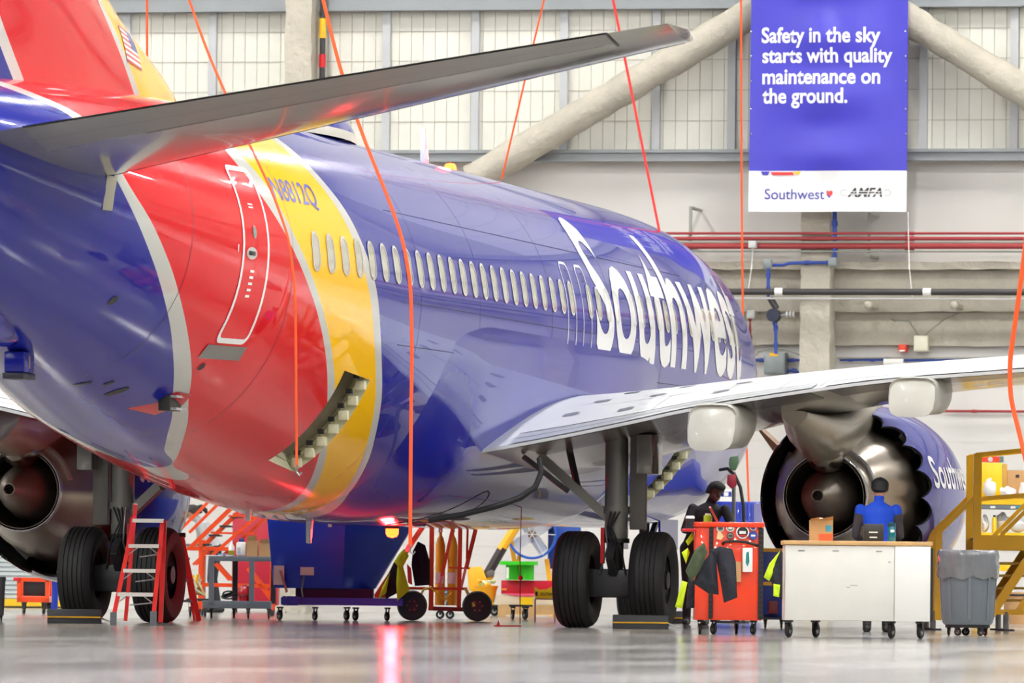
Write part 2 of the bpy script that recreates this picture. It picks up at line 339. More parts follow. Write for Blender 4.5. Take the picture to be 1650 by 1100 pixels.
def skin(stations, phs, holes=()):
    m = MB(); n = len(phs); vs = []
    for a in stations: vs += [fus(a, p) for p in phs]
    fs = []
    for i in range(len(stations)-1):
        am = (stations[i]+stations[i+1])/2
        for k in range(n):
            pm = phs[k]+math.pi*2/n/2; pm = (pm+math.pi) % (2*math.pi)-math.pi
            if any(a0 < am < a1 and p0 < pm < p1 for a0, a1, p0, p1 in holes): continue
            fs.append((i*n+k, i*n+(k+1) % n, (i+1)*n+(k+1) % n, (i+1)*n+k))
    return m.raw(vs, fs)
D = math.pi/180
HOLES = [(26.5, 27.5, -62*D, -26*D), (8.55, 9.6, -58*D, -30*D)]
st = sorted(set([.02, .08, .15, .3, .5, .75]+[1+.25*k for k in range(149)]+[8.55, 9.6]))
st = [a for a in st if a <= 38.0]
fuselage = skin(st, [2*D*k for k in range(180)], HOLES).build('fuselage', LIV, plane, OFF, clean=False, angle=80)
# tail cone exhaust
MB().lathe([(.3, 0), (.26, -.12), (.22, -.12), (.2, .25)], (0, -38.02, 4.45), (0, 1, 0), 20).build('exhaust_ring', M('burnt_metal', (110, 100, 92), .35, .9), fuselage)
# --- cargo openings: real holes with frames and liner behind
LINER = M('hold_liner', (150, 142, 118), .7, var=.15, scale=6); FRAMEM = M('primer_frame', (214, 210, 178), .5, var=.1, scale=9)
def opening(a0, a1, p0, p1, nbr):
    def P(a, p, d):
        c = fus(a, p); o = Vector((0, -a, f_zc(a))); r = (o-c); r.y = 0; return c+r.normalized()*d
    m = MB(); n = 16; ps = [p0+(p1-p0)*k/n for k in range(n+1)]
    for a in (a0, a1):                                   # fore and aft frames reaching inwards
        m.raw([P(a, p, 0) for p in ps]+[P(a, p, .16) for p in ps], [(k, k+1, n+2+k, n+1+k) for k in range(n)])
        sg = .1 if a == a0 else -.1
        m.raw([P(a, p, .1) for p in ps]+[P(a+sg, p, .1) for p in ps], [(k, k+1, n+2+k, n+1+k) for k in range(n)])
    for p in (p0, p1): m.raw([P(a0, p, 0), P(a1, p, 0), P(a1, p, .2), P(a0, p, .2)], [(0, 1, 2, 3)])
    f = m.build('door_frame', FRAMEM, fuselage, clean=False)
    m = MB(); dp = .55; cs = [[P(a, p, dp) for p in ps] for a in (a0, a1)]
    m.raw(cs[0]+cs[1], [(k, k+1, n+2+k, n+1+k) for k in range(n)])
    for a, c in ((a0, cs[0]), (a1, cs[1])): m.raw([P(a, p, .16) for p in ps]+c, [(k, k+1, n+2+k, n+1+k) for k in range(n)])
    for p in (p0, p1): m.raw([P(a0, p, .1), P(a1, p, .1), P(a1, p, dp), P(a0, p, dp)], [(0, 1, 2, 3)])
    m.build('hold_liner', LINER, fuselage, clean=False)
    for k in range(nbr):                                  # latch fittings along the forward edge
        p = p0+(p1-p0)*(k+.5)/nbr; c = P(a0+.06, p, .05)
        MB().box(-.05, .05, -.045, .045, -.05, .05).build('latch_fitting', FRAMEM, fuselage, c, bevel=.012)
        c = P(a0+.1, p+.03, .12); MB().box(-.03, .03, -.03, .03, -.025, .025).build('latch_fitting', DKSTEEL, fuselage, c)
opening(26.5, 27.5, -62*D, -26*D, 7); opening(8.55, 9.6, -58*D, -30*D, 6)
# --- bands and plates laid on the skin
def band(path, w, off, name, mat, parent=None, closed=True):
    """strip of width w round a closed path of (a, z) points"""
    n = len(path); m = MB(); ins = []; out = []
    ca = sum(p[0] for p in path)/n; cz = sum(p[1] for p in path)/n
    for i, (a, z) in enumerate(path):
        p = path[i-1]; q = path[(i+1) % n]; t = Vector((q[0]-p[0], q[1]-p[1])); nn = Vector((t.y, -t.x)).normalized()
        if nn.dot(Vector((a-ca, z-cz))) < 0: nn = -nn
        ins.append(surf(a-nn.x*w, z-nn.y*w, off)); out.append(surf(a, z, off))
    m.raw(out+ins, [(i, (i+1) % n, n+(i+1) % n, n+i) for i in range(n)])
    return m.build(name, mat, parent or fuselage, clean=False)
def rrect(a0, a1, z0, z1, r, n=5, side=14):
    pts = []
    for ca, cz, t0 in ((a1-r, z1-r, 0), (a0+r, z1-r, 90), (a0+r, z0+r, 180), (a1-r, z0+r, 270)):
        pts += [(ca+r*math.cos((t0+90*k/n)*D), cz+r*math.sin((t0+90*k/n)*D)) for k in range(n+1)]
    out = []
    for i, p in enumerate(pts):
        q = pts[(i+1) % len(pts)]; out.append(p); d = math.hypot(q[0]-p[0], q[1]-p[1])
        if d > .2:
            kk = int(d/.1)
            out += [(p[0]+(q[0]-p[0])*j/kk, p[1]+(q[1]-p[1])*j/kk) for j in range(1, kk)]
    return out
def plate(path, off, name, mat, parent=None):
    """filled patch on the skin bounded by a convex (a, z) path"""
    n = len(path); ca = sum(p[0] for p in path)/n; cz = sum(p[1] for p in path)/n; vs = []; R = 4
    for k in range(1, R+1): vs += [surf(ca+(a-ca)*k/R, cz+(z-cz)*k/R, off) for a, z in path]
    vs.append(surf(ca, cz, off)); c = len(vs)-1
    fs = [(i, (i+1) % n, c) for i in range(n)]
    for k in range(R-1): fs += [(k*n+i, k*n+(i+1) % n, (k+1)*n+(i+1) % n, (k+1)*n+i) for i in range(n)]
    return MB().raw(vs, fs).build(name, mat, parent or fuselage, clean=False)
door = plate(rrect(30.66, 31.3, 2.83, 4.47, .09), .004, 'service_door', LIV); tag(door, 'red service door with a white outline')
band(rrect(30.62, 31.34, 2.79, 4.51, .11), .05, .006, 'door_outline', WHITEL, fuselage)
plate([(30.55, 2.77), (31.42, 2.77), (31.42, 2.64), (30.55, 2.64)], .008, 'scuff_plate', M('bare_metal', (150, 150, 146), .3, .9))
plate([(31.1+.14*math.cos(k*20*D), 3.66+.06*math.sin(k*20*D)) for k in range(18)], .008, 'door_handle_plate', M('handle_silver', (214, 212, 206), .3, .3))
_h = surf(31.1, 3.66, .012); MB().box(-.012, .012, -.085, .085, -.02, .02).build('door_handle', DKSTEEL, fuselage, _h, bevel=.006)
plate([(31.02+.05*math.cos(k*20*D), 3.87+.065*math.sin(k*20*D)) for k in range(18)], .008, 'door_viewport', ALU)
plate([(31.02+.037*math.cos(k*20*D), 3.87+.05*math.sin(k*20*D)) for k in range(18)], .011, 'viewport_glass', M('green_grey_glass', (140, 165, 158), .1))
for z in (4.13, 4.1): plate([(30.95, z), (31.08, z), (31.08, z+.015), (30.95, z+.015)], .007, 'placard', WHITEL)
for k in range(5): plate([(31.0-k*.0, 3.5-k*.06), (31.1, 3.5-k*.06), (31.1, 3.475-k*.06), (31.0, 3.475-k*.06)], .007, 'placard', WHITEL)
plate([(31.45, 3.66), (31.47, 3.66), (31.47, 3.73), (31.45, 3.73)], .007, 'placard', WHITEL)
# overwing exits
for a0 in (16.41, 17.27):
    band(rrect(a0, a0+.48, 3.09, 4.19, .12), .03, .005, 'exit_outline', WHITEL)
    band(rrect(a0+.09, a0+.2, 4.0, 4.1, .02, 2), .008, .006, 'exit_handle_outline', DKSTEEL)
# cabin windows, one every 20 inches
RIM = M('window_rim', (205, 203, 192), .35, .4); PANE = M('window_pane', (196, 192, 176), .12, var=.02, coat=1)
for k in range(46):
    if k in (24, 29): continue
    a = 29.15-.508*k+(.09 if k < 4 else 0)*(4-k)*.0; z = 3.77
    band(rrect(a-.135, a+.135, z-.2, z+.2, .125, 6), .028, .008, 'window_rim', RIM)
    plate(rrect(a-.112, a+.112, z-.175, z+.175, .105, 5), .004, 'cabin_window', PANE)
# lettering wrapped on the skin
def wrap_text(body, a_left, a_right, z0, z1, bold, mat, off=.005, shear=0., parent=None, fn=None):
    w = a_left-a_right; bm = text_fit(body, w, z1-z0, bold, shear=shear)
    for k in range(1, int((z1-z0)/.06)+1):
        bmesh.ops.bisect_plane(bm, geom=bm.verts[:]+bm.edges[:]+bm.faces[:], plane_co=(0, k*.06, 0), plane_no=(0, 1, 0))
    for k in range(1, int(w/.25)+1):
        bmesh.ops.bisect_plane(bm, geom=bm.verts[:]+bm.edges[:]+bm.faces[:], plane_co=(k*.25, 0, 0), plane_no=(1, 0, 0))
    fn = fn or (lambda a, z: surf(a, z, off))
    for v in bm.verts: v.co = fn(a_left-v.co.x, z0+v.co.y)
    for f in bm.faces: f.smooth = True
    return bm_done(bm, 'lettering', mat, parent or fuselage)
tag(wrap_text('Southwest', 16.15, 5.9, 3.14, 4.8, .018, WHITEL), 'large white airline name lettering')
tag(wrap_text('N8812Q', 30.15, 28.62, 4.19, 4.46, .006, M('registration_blue', (28, 38, 150), .3), shear=.25), 'blue slanted registration lettering on the yellow band')
# lap joints and frame seams in the skin
SEAM = M('panel_seam', (24, 26, 70), .5)
for z in (2.95, 4.35, 3.4):
    m = MB(); pts = [(10+.3*k, z) for k in range(54)]
    vs = [surf(a, zz-.004, .0025) for a, zz in pts]+[surf(a, zz+.004, .0025) for a, zz in pts]; n = len(pts)
    m.raw(vs, [(i, i+1, n+i+1, n+i) for i in range(n-1)]).build('skin_seam', SEAM, fuselage, clean=False)
for a in (12.2, 15.2, 18.6, 22.3, 25.1, 29.9, 32.6):
    m = MB(); n = 30; zs = [f_bot(a)+.05+(f_top(a)-f_bot(a)-.1)*k/(n-1) for k in range(n)]
    m.raw([surf(a-.004, z, .0025) for z in zs]+[surf(a+.004, z, .0025) for z in zs], [(i, i+1, n+i+1, n+i) for i in range(n-1)]).build('skin_seam', SEAM, fuselage, clean=False)
# outflow valve with red surround, small vents
plate([(31.34, 2.15), (31.14, 2.32), (30.85, 2.3), (30.76, 2.2), (30.88, 2.1)], .006, 'red_surround', RED)
m = MB()
c = surf(30.98, 2.22, .01); m.box(-.02, .1, -.22, .2, -.09, .07).build('outflow_valve', M('valve_dark', (36, 34, 32), .5), fuselage, c-Vector((.06, 0, -.01)), bevel=.01)
for k in range(2): MB().box(.06, .12, -.2, .18, -.012, .012).build('valve_flap', ALU, fuselage, c+Vector((-.02, 0, -.06+.12*k)))
for a, z, w in ((31.2, 2.56, .05), (33.7, 3.1, .06), (31.9, 2.3, .06), (32.4, 2.36, .03), (32.2, 2.37, .03)):
    plate([(a+w*math.cos(k*30*D), z+w*.7*math.sin(k*30*D)) for k in range(12)], .006, 'vent', DKSTEEL)
# tail skid under the tail
m = MB().ball((0, -34.3, 2.98), .2, 1.15, .34, 18, 12).build('skid_fairing', LIV, fuselage)
MB().box(-.1, .1, -33.75, -33.4, 2.42, 2.62).build('tail_skid', BLUEJ, fuselage, bevel=.02); MB().box(-.105, .105, -33.78, -33.38, 2.36, 2.42).build('skid_shoe', M('shoe_steel', (60, 60, 70), .4, .6), fuselage, bevel=.01); MB().box(.0995, .104, -33.6, -33.56, 2.46, 2.58).build('wear_gauge', M('gauge_bronze', (170, 140, 100), .4, .5), fuselage)
# blade antennas, drain mast, beacons
def blade(a, z0, z1, c0, c1, sweep, mat, name, s0=0.):
    m = MB(); th = .02
    q = [(a-c0/2, z0), (a+c0/2, z0), (a+c1/2+sweep, z1), (a-c1/2+sweep, z1)]
    vs = []
    for x, z in q: vs += [(s0-th, -x, z), (s0+th, -x, z)]
    return m.raw(vs, [(0, 2, 4, 6), (7, 5, 3, 1), (0, 1, 3, 2), (2, 3, 5, 4), (4, 5, 7, 6), (6, 7, 1, 0)]).build(name, mat, fuselage, bevel=.008)
blade(17.0, 5.28, 5.76, .3, .16, .14, WHITEL, 'blade_antenna')
blade(22.3, 1.28, .9, .26, .1, .05, LTGREY, 'drain_mast'); blade(24.9, 1.4, 1.12, .2, .1, .1, LTGREY, 'blade_antenna')
def beacon(a, z, dn):
    d = -1 if dn else 1
    MB().lathe([(.09, 0), (.09, .03*d), (.075, .035*d)], (0, -a, z), (0, 0, 1), 16).build('beacon_base', DKSTEEL, fuselage)
    MB().lathe([(.075, .03*d), (.075, .09*d), (.055, .125*d), (.0, .14*d)], (0, -a, z), (0, 0, 1), 16).build('beacon_lens', M('beacon_lens', (255, 74, 22), .2, emit=9), fuselage)
    l = bpy.data.lights.new('beacon_glow', 'POINT'); l.energy = 110 if dn else 50; l.color = (1, .02, .03); l.shadow_soft_size = .08
    o = bpy.data.objects.new('beacon_glow', l); COL.objects.link(o); o.parent = fuselage; o.location = (0, -a, z+.25*d)
beacon(15.7, 5.3, False)
beacon(18.45, 1.13, True)
# --- wing-to-body fairing with the wheel wells
def sstep(x): x = min(1, max(0, x)); return x*x*(3-2*x)
def fair_pt(a, p, lift=0.):
    c = fus(a, p); e = sstep((a-11.5)/2.2)*sstep((24.3-a)/2.6); dg = p/D
    d = e*(.26*math.exp(-((abs(dg+90)-42)/24)**2)+.06*math.exp(-((dg+90)/50)**2))-.012*(1-e)-.012*(1-sstep((-4-dg)/6))*1.2
    if dg < -90: d = e*(.26*math.exp(-((abs(dg+90)-42)/24)**2)+.06*math.exp(-((dg+90)/50)**2))-.012*(1-e)-.012*(1-sstep((dg+176)/6))*1.2
    o = Vector((0, -a, f_zc(a))); r = c-o; return c+r.normalized()*(d+lift)
fair = MB(); fa = [11.3+.25*k for k in range(53)]; pp = [-math.pi+math.pi*k/72 for k in range(73)]; n = len(pp)
fair.raw([fair_pt(a, p) for a in fa for p in pp], [(i*n+k, i*n+k+1, (i+1)*n+k+1, (i+1)*n+k) for i in range(len(fa)-1) for k in range(n-1)])
fairing = fair.build('wing_fairing', LIV, plane, OFF, clean=False, angle=60)
for sd in (-1, 1):
    q = [fair_pt(19.7+.6*math.cos(t*D), (-90+sd*(24+17*math.sin(t*D)))*D, .006) for t in range(0, 360, 15)]
    cc = sum(q, Vector((0, 0, 0)))/len(q)
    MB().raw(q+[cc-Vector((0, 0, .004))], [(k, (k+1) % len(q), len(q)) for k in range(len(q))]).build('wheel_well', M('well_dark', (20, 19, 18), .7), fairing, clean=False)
    if sd < 0: continue
    pts = [Vector((sd*abs(p.x), p.y, p.z)) for p in (bp(u_, v_, y=-a_) for u_, v_, a_ in ((690, 838, 21.6), (745, 829, 21.5), (800, 815, 21.4), (838, 802, 21.35), (862, 785, 21.3), (872, 762, 21.25), (869, 738, 21.2)))]
    MB().tube(pts, .032, 8).build('rubber_seal', BLACK, fairing)
# --- wings
LEa = pchip([0, 1.5, 5.6, 17.0], [12.6, 13.4, 15.9, 21.9]); TEa = pchip([0, 1.9, 5.6, 17.0], [21.2, 21.2, 21.25, 23.7])
TEz = pchip([0, 1.93, 3.2, 3.98, 5.08, 6.17, 7.67, 17.0], [1.7, 2.0, 2.25, 2.42, 2.6, 2.745, 2.86, 3.85]); TOPz = pchip([0, 2.3, 4.0, 5.4, 7.2, 17.0], [2.6, 2.72, 2.87, 2.99, 3.10, 4.02])
def wing_sec(s_, t, up):
    le, te = LEa(s_), TEa(s_); c = te-le; zt = TEz(s_); zl = zt+.12+.02*c
    top = TOPz(s_); mid = zl+(zt-zl)*.42
    hu = top-mid; hl = .052*c*(1 if s_ < 6 else .9)
    base = zl+(zt-zl)*t; sh = 2.94*(math.sqrt(t)*(1-t)*.62+t*(1-t)*.38) if up else 2.4*math.sqrt(t)*(1-t)**1.25*1.05
    return Vector((s_, -(le+c*t), base+(hu*sh if up else -hl*sh)-(0 if up else .035*t)))
UPW = M('wing_grey_gloss', (192, 194, 194), .4, 0, coat=.15, var=.02); LOWW = M('wing_under', (176, 174, 168), .22, .55, coat=.3, var=.04, scale=1.5)
def wing(sd):
    ss = [.3, 1.0, 1.6, 1.95]+[2.2+.4*k for k in range(38)]; tt = [(1-math.cos(math.pi*k/22))/2 for k in range(23)]
    m = MB()
    for up in (True, False):
        vs = [wing_sec(s_, t, up) for s_ in ss for t in tt]; n = len(tt)
        for v in vs: v.x *= sd
        m.raw(vs, [(i*n+k, i*n+k+1, (i+1)*n+k+1, (i+1)*n+k) for i in range(len(ss)-1) for k in range(n-1)], 0 if up else 1)
    vs = []
    for s_ in ss: vs += [wing_sec(s_, 1, True), wing_sec(s_, 1, False)]
    for v in vs: v.x *= sd
    m.raw(vs, [(2*i, 2*i+1, 2*i+3, 2*i+2) for i in range(len(ss)-1)], 0)
    w = m.build('wing', [UPW, LOWW], plane, OFF, clean=False, angle=50)
    def strip(s0, s1, t0, t1, up, name, mat, off, n=14, k=3):
        vs = []
        for i in range(n+1):
            s_ = s0+(s1-s0)*i/n
            for j in range(k+1):
                p = wing_sec(s_, t0+(t1-t0)*j/k, up); p.z += off if up else -off; p.x *= sd; vs.append(p)
        return MB().raw(vs, [(i*(k+1)+j, i*(k+1)+j+1, (i+1)*(k+1)+j+1, (i+1)*(k+1)+j) for i in range(n) for j in range(k)]).build(name, mat, w, clean=False)
    FL = M('flap_metal', (176, 179, 182), .36, .4, var=.03); LINE = M('flap_gap', (70, 72, 76), .5)
    strip(1.97, 5.35, .93, 1.0, True, 'flap', FL, .012); strip(5.5, 12.2, .92, 1.0, True, 'flap', FL, .012); strip(12.3, 16.0, .8, 1.0, True, 'aileron', UPW, .012)
    for s0, s1 in ((1.97, 5.35), (5.5, 12.2)):
        strip(s0, s1, .926, .932, True, 'flap_gap', LINE, .014); strip(s0, s1, .965, .968, True, 'flap_gap', LINE, .014)
    strip(2.6, 5.3, .73, .733, True, 'spoiler_gap', LINE, .004); strip(5.6, 12, .72, .724, True, 'spoiler_gap', LINE, .004)
    for s_ in (3.45, 4.9, 5.42, 6.9, 8.4): strip(s_-.004, s_+.004, .73 if s_ != 5.42 else .6, .93 if s_ != 5.42 else 1, True, 'panel_gap', LINE, .006, 1, 8)
    strip(2.05, 5.3, .80, .99, False, 'flap_underside', M('flap_dark', (128, 124, 118), .25, .6), .004)
    strip(5.5, 12.0, .80, .99, False, 'flap_underside', MATS['flap_dark'], .004)
    MK = M('walkway_mark', (96, 98, 110), .5)
    for s_, t in ((2.35, .8), (2.5, .66), (2.65, .52), (3.05, .84), (3.2, .68), (3.35, .54), (4.1, .8), (4.2, .66)):
        vs = []
        for ds, dt in ((-.09, .012), (-.04, .022), (.09, .012), (.09, -.012), (.03, -.022), (-.09, -.012)):
            p = wing_sec(s_+ds, t+dt, True); p.z += .006; p.x *= sd; vs.append(p)
        MB().raw(vs, [tuple(range(6))]).build('walkway_mark', MK, w, clean=False)
    # canoe fairings over the flap tracks: blunt open tail end, slanted top
    for s_, wd_, dp in ((4.28, .28, .50), (6.5, .27, .42), (9.6, .26, .36)):
        a1 = TEa(s_)+.35; zt = TEz(s_); m2 = MB(); rings = []; NN = 16
        for k in range(15):
            t = k/14; a = a1-2.5*(1-t); ww = wd_*min(1, (t*1.6)**.55) if t > 0 else .02
            top = wing_sec(s_, min(.985, max(.02, (a-LEa(s_))/(TEa(s_)-LEa(s_)))), False).z+.06 if a < TEa(s_)-.25 else zt+.03-.1*(a-TEa(s_)+.25)
            if t > .93: ww *= .93
            d_ = dp*min(1, (t*1.7)**.7) if t > 0 else .03
            q = []
            for j in range(NN):
                p = 2*math.pi*j/NN; cx = math.copysign(abs(math.cos(p))**.55, math.cos(p)); cz = math.copysign(abs(math.sin(p))**.6, math.sin(p))
                q.append((sd*(s_+ww*cx), -a+(.22*(cz+1)/2 if k == 14 else 0), top-d_/2+d_/2*cz))
            rings.append(q)
        vs = [p for q in rings for p in q]
        m2.raw(vs, [(i*NN+j, i*NN+(j+1) % NN, (i+1)*NN+(j+1) % NN, (i+1)*NN+j) for i in range(14) for j in range(NN)])
        c = Vector((0, 0, 0))
        for p in rings[-1]: c += Vector(p)/NN
        m2.raw([tuple(p) for p in rings[-1]]+[tuple(c+Vector((0, -.1, .03)))], [(j, (j+1) % NN, NN) for j in range(NN)])
        m2.build('flap_track_fairing', M('fairing_grey', (172, 170, 160), .4, coat=.1, var=.03), w, clean=False, angle=50)
    # blended winglet
    m3 = MB(); prof = [(17.0, 21.7, 23.7, 3.9), (17.35, 22.1, 23.8, 4.05), (17.6, 22.5, 23.95, 4.5), (17.85, 23.3, 24.3, 5.6), (17.95, 23.9, 24.55, 6.3)]
    for o_ in (.03, -.03):
        vs = []
        for s_, l_, t_, z_ in prof: vs += [(sd*(s_+o_), -l_, z_), (sd*(s_+o_*1.4), -(l_+t_)/2, z_), (sd*s_, -t_, z_)]
        m3.raw(vs, [(i*3+j, i*3+j+1, i*3+j+4, i*3+j+3) for i in range(4) for j in range(2)])
    m3.build('winglet', BLUEJ, w, clean=False)
    return w
wing(1); wing(-1)
# --- horizontal stabilisers
def stab(sd):
    def sec(s_, t, up):
        f = (s_-.6)/6.57; le = 33.9+(37.45-33.9)*f; te = 36.9+(38.6-36.9)*f; c = te-le; zl = 4.22+(5.22-4.22)*f; zt = 4.46+(5.27-4.46)*f
        th = .05*c*(1-.2*f); sh = 2.6*math.sqrt(t)*(1-t)
        return Vector((sd*s_, -(le+c*t), zl+(zt-zl)*t+(th if up else -th*1.1)*sh*.85))
    ss = [.45+.28*k for k in range(25)]; tt = [(1-math.cos(math.pi*k/20))/2 for k in range(21)]; n = len(tt); m = MB()
    for up in (True, False):
        m.raw([sec(s_, t, up) for s_ in ss for t in tt], [(i*n+k, i*n+k+1, (i+1)*n+k+1, (i+1)*n+k) for i in range(len(ss)-1) for k in range(n-1)])
    q = [sec(7.17, t, True) for t in tt]+[sec(7.17, t, False) for t in tt]; tip = [Vector((sd*7.27, sec(7.17, .55, True).y-.1, 5.25))]
    m.raw(q+tip, [(k, k+1, 2*n) for k in range(n-1)]+[(n+k, n+k+1, 2*n) for k in range(n-1)])
    o = m.build('horizontal_stabilizer', M('stabilizer_grey', (158, 158, 154), .16, .55, coat=.3, var=.04, scale=1.2), plane, OFF, clean=False, angle=50)
    def strip(s0, s1, t0, t1, up, name, mat, off, n=14, k=3):
        vs = []
        for i in range(n+1):
            s_ = s0+(s1-s0)*i/n
            for j in range(k+1):
                p = sec(s_, t0+(t1-t0)*j/k, up); p.z += off if up else -off; vs.append(p)
        return MB().raw(vs, [(i*(k+1)+j, i*(k+1)+j+1, (i+1)*(k+1)+j+1, (i+1)*(k+1)+j) for i in range(n) for j in range(k)]).build(name, mat, o, clean=False)
    EL = M('elevator_grey', (128, 128, 124), .3, .35, var=.04)
    strip(1.0, 6.6, .70, .995, False, 'elevator', EL, .008); strip(1.0, 6.6, .70, .995, True, 'elevator', EL, .008)
    strip(2.0, 6.5, .690, .700, False, 'hinge_gap', DKSTEEL, .009); strip(1.0, 6.6, .85, .853, False, 'hinge_gap', M('grey_gap', (105, 105, 102), .5), .011)
    strip(6.6, 6.62, .6, 1, False, 'hinge_gap', DKSTEEL, .009, 1, 4)
    strip(.9, 7.1, .0, .05, False, 'leading_edge', ALU, .004); strip(.9, 7.1, .0, .05, True, 'leading_edge', ALU, .004)
    return o
stab(1); stab(-1)
plate([(34.28, 4.22), (34.5, 4.22), (34.6, 3.9), (34.4, 3.9)], .01, 'stabilizer_jack_plate', M('jack_plate', (176, 172, 152), .4, .3))
# --- fin
FLE = pchip([5.0, 5.37, 6.15, 6.9, 12.0], [27.6, 28.22, 30.75, 31.9, 36.4]); FTE = lambda z: 36.5+(z-5)/7.2*2.8
def fin_half(a, z):
    le, te = FLE(z), FTE(z); t = min(1, max(0, (a-le)/(te-le))); return .02+.30*(1-.06*(z-5))*math.sin(math.pi*t**.85)**.9*(.999 if t > 0 else 0)
def fin_mat():
    m = bpy.data.materials.new('fin_paint'); m.use_nodes = True; nt = m.node_tree; b = nt.nodes['Principled BSDF']; N = nt.nodes.new; L = nt.links.new
    tc = N('ShaderNodeTexCoord'); sp = N('ShaderNodeSeparateXYZ'); L(tc.outputs['Object'], sp.inputs[0])
    k = N('ShaderNodeMath'); k.operation = 'MULTIPLY_ADD'; k.inputs[1].default_value = -1.33; L(sp.outputs[2], k.inputs[0])
    n_ = N('ShaderNodeMath'); n_.operation = 'MULTIPLY'; n_.inputs[1].default_value = -1; L(sp.outputs[1], n_.inputs[0]); L(n_.outputs[0], k.inputs[2])
    cur = None
    for e, c in ((30.6, (196, 196, 190)), (30.85, (214, 10, 30)), (34.55, (200, 200, 196)), (34.85, (29, 36, 146))):
        g = N('ShaderNodeMath'); g.operation = 'GREATER_THAN'; g.inputs[1].default_value = e-1.33*5.32; L(k.outputs[0], g.inputs[0])
        mx = N('ShaderNodeMix'); mx.data_type = 'RGBA'; L(g.outputs[0], mx.inputs[0]); mx.inputs[7].default_value = lin(c)+(1,)
        if cur is None: mx.inputs[6].default_value = lin((250, 186, 0))+(1,)
        else: L(cur, mx.inputs[6])
        cur = mx.outputs[2]
    L(cur, b.inputs['Base Color']); b.inputs['Roughness'].default_value = .22; b.inputs['Coat Weight'].default_value = .62; b.inputs['Coat Roughness'].default_value = .02; b.inputs['Specular IOR Level'].default_value = .05
    return m
FINP = fin_mat(); m = MB(); zs = [5.0, 5.1, 5.2, 5.3, 5.4, 5.55, 5.7, 5.85, 6.0, 6.15, 6.4, 6.7, 7, 7.5, 8, 9, 10, 11, 12.0]; tt = [(1-math.cos(math.pi*k/24))/2 for k in range(25)]
for sg in (-1, 1):
    vs = []
    for z in zs:
        for t in tt: a = FLE(z)+(FTE(z)-FLE(z))*t; vs.append((sg*fin_half(a, z)*(1 if 0 < t < 1 else 0), -a, z))
    n = len(tt); m.raw(vs, [(i*n+k, i*n+k+1, (i+1)*n+k+1, (i+1)*n+k) for i in range(len(zs)-1) for k in range(n-1)])
m.raw([((1 if k < n else -1)*.0, 0, 0) for k in range(0)], [])
vs = []
for sg in (-1, 1): vs += [(sg*fin_half(FLE(12)+(FTE(12)-FLE(12))*t, 12), -(FLE(12)+(FTE(12)-FLE(12))*t), 12) for t in tt]
m.raw(vs, [(k, k+1, n+k+1, n+k) for k in range(n-1)])
fin = m.build('vertical_fin', FINP, plane, OFF, clean=False, angle=50)
def fin_patch(q, name, mat, off):
    n = 4; vs = []
    for i in range(n+1):
        for j in range(n+1):
            u, v = i/n, j/n
            a = (q[0][0]*(1-u)+q[1][0]*u)*(1-v)+(q[3][0]*(1-u)+q[2][0]*u)*v; z = (q[0][1]*(1-u)+q[1][1]*u)*(1-v)+(q[3][1]*(1-u)+q[2][1]*u)*v
            vs.append((fin_half(a, z)+off, -a, z))
    return MB().raw(vs, [(i*(n+1)+j, i*(n+1)+j+1, (i+1)*(n+1)+j+1, (i+1)*(n+1)+j) for i in range(n) for j in range(n)]).build(name, mat, fin, clean=False)
# flag: 13 stripes and a canton at its front, as on the starboard side
FA, FB, FZ0, FZ1 = 31.0, 30.34, 5.54, 5.9       # aft, forward, bottom, top (forward end drops with the fin)
def fl(x, y):                                    # x from aft 0 to forward 1, y from bottom 0 to top 1
    return (FA+(FB-FA)*x-(1-y)*.06, FZ0+(FZ1-FZ0)*y-.05*x)
for k in range(13):
    y0, y1 = k/13, (k+1)/13; fin_patch([fl(0, y0), fl(1, y0), fl(1, y1), fl(0, y1)], 'flag_stripe', RED if k % 2 == 0 else WHITEL, .006)
fin_patch([fl(.58, 6/13), fl(1, 6/13), fl(1, 1), fl(.58, 1)], 'flag_canton', M('flag_blue', (70, 80, 140), .4), .009)
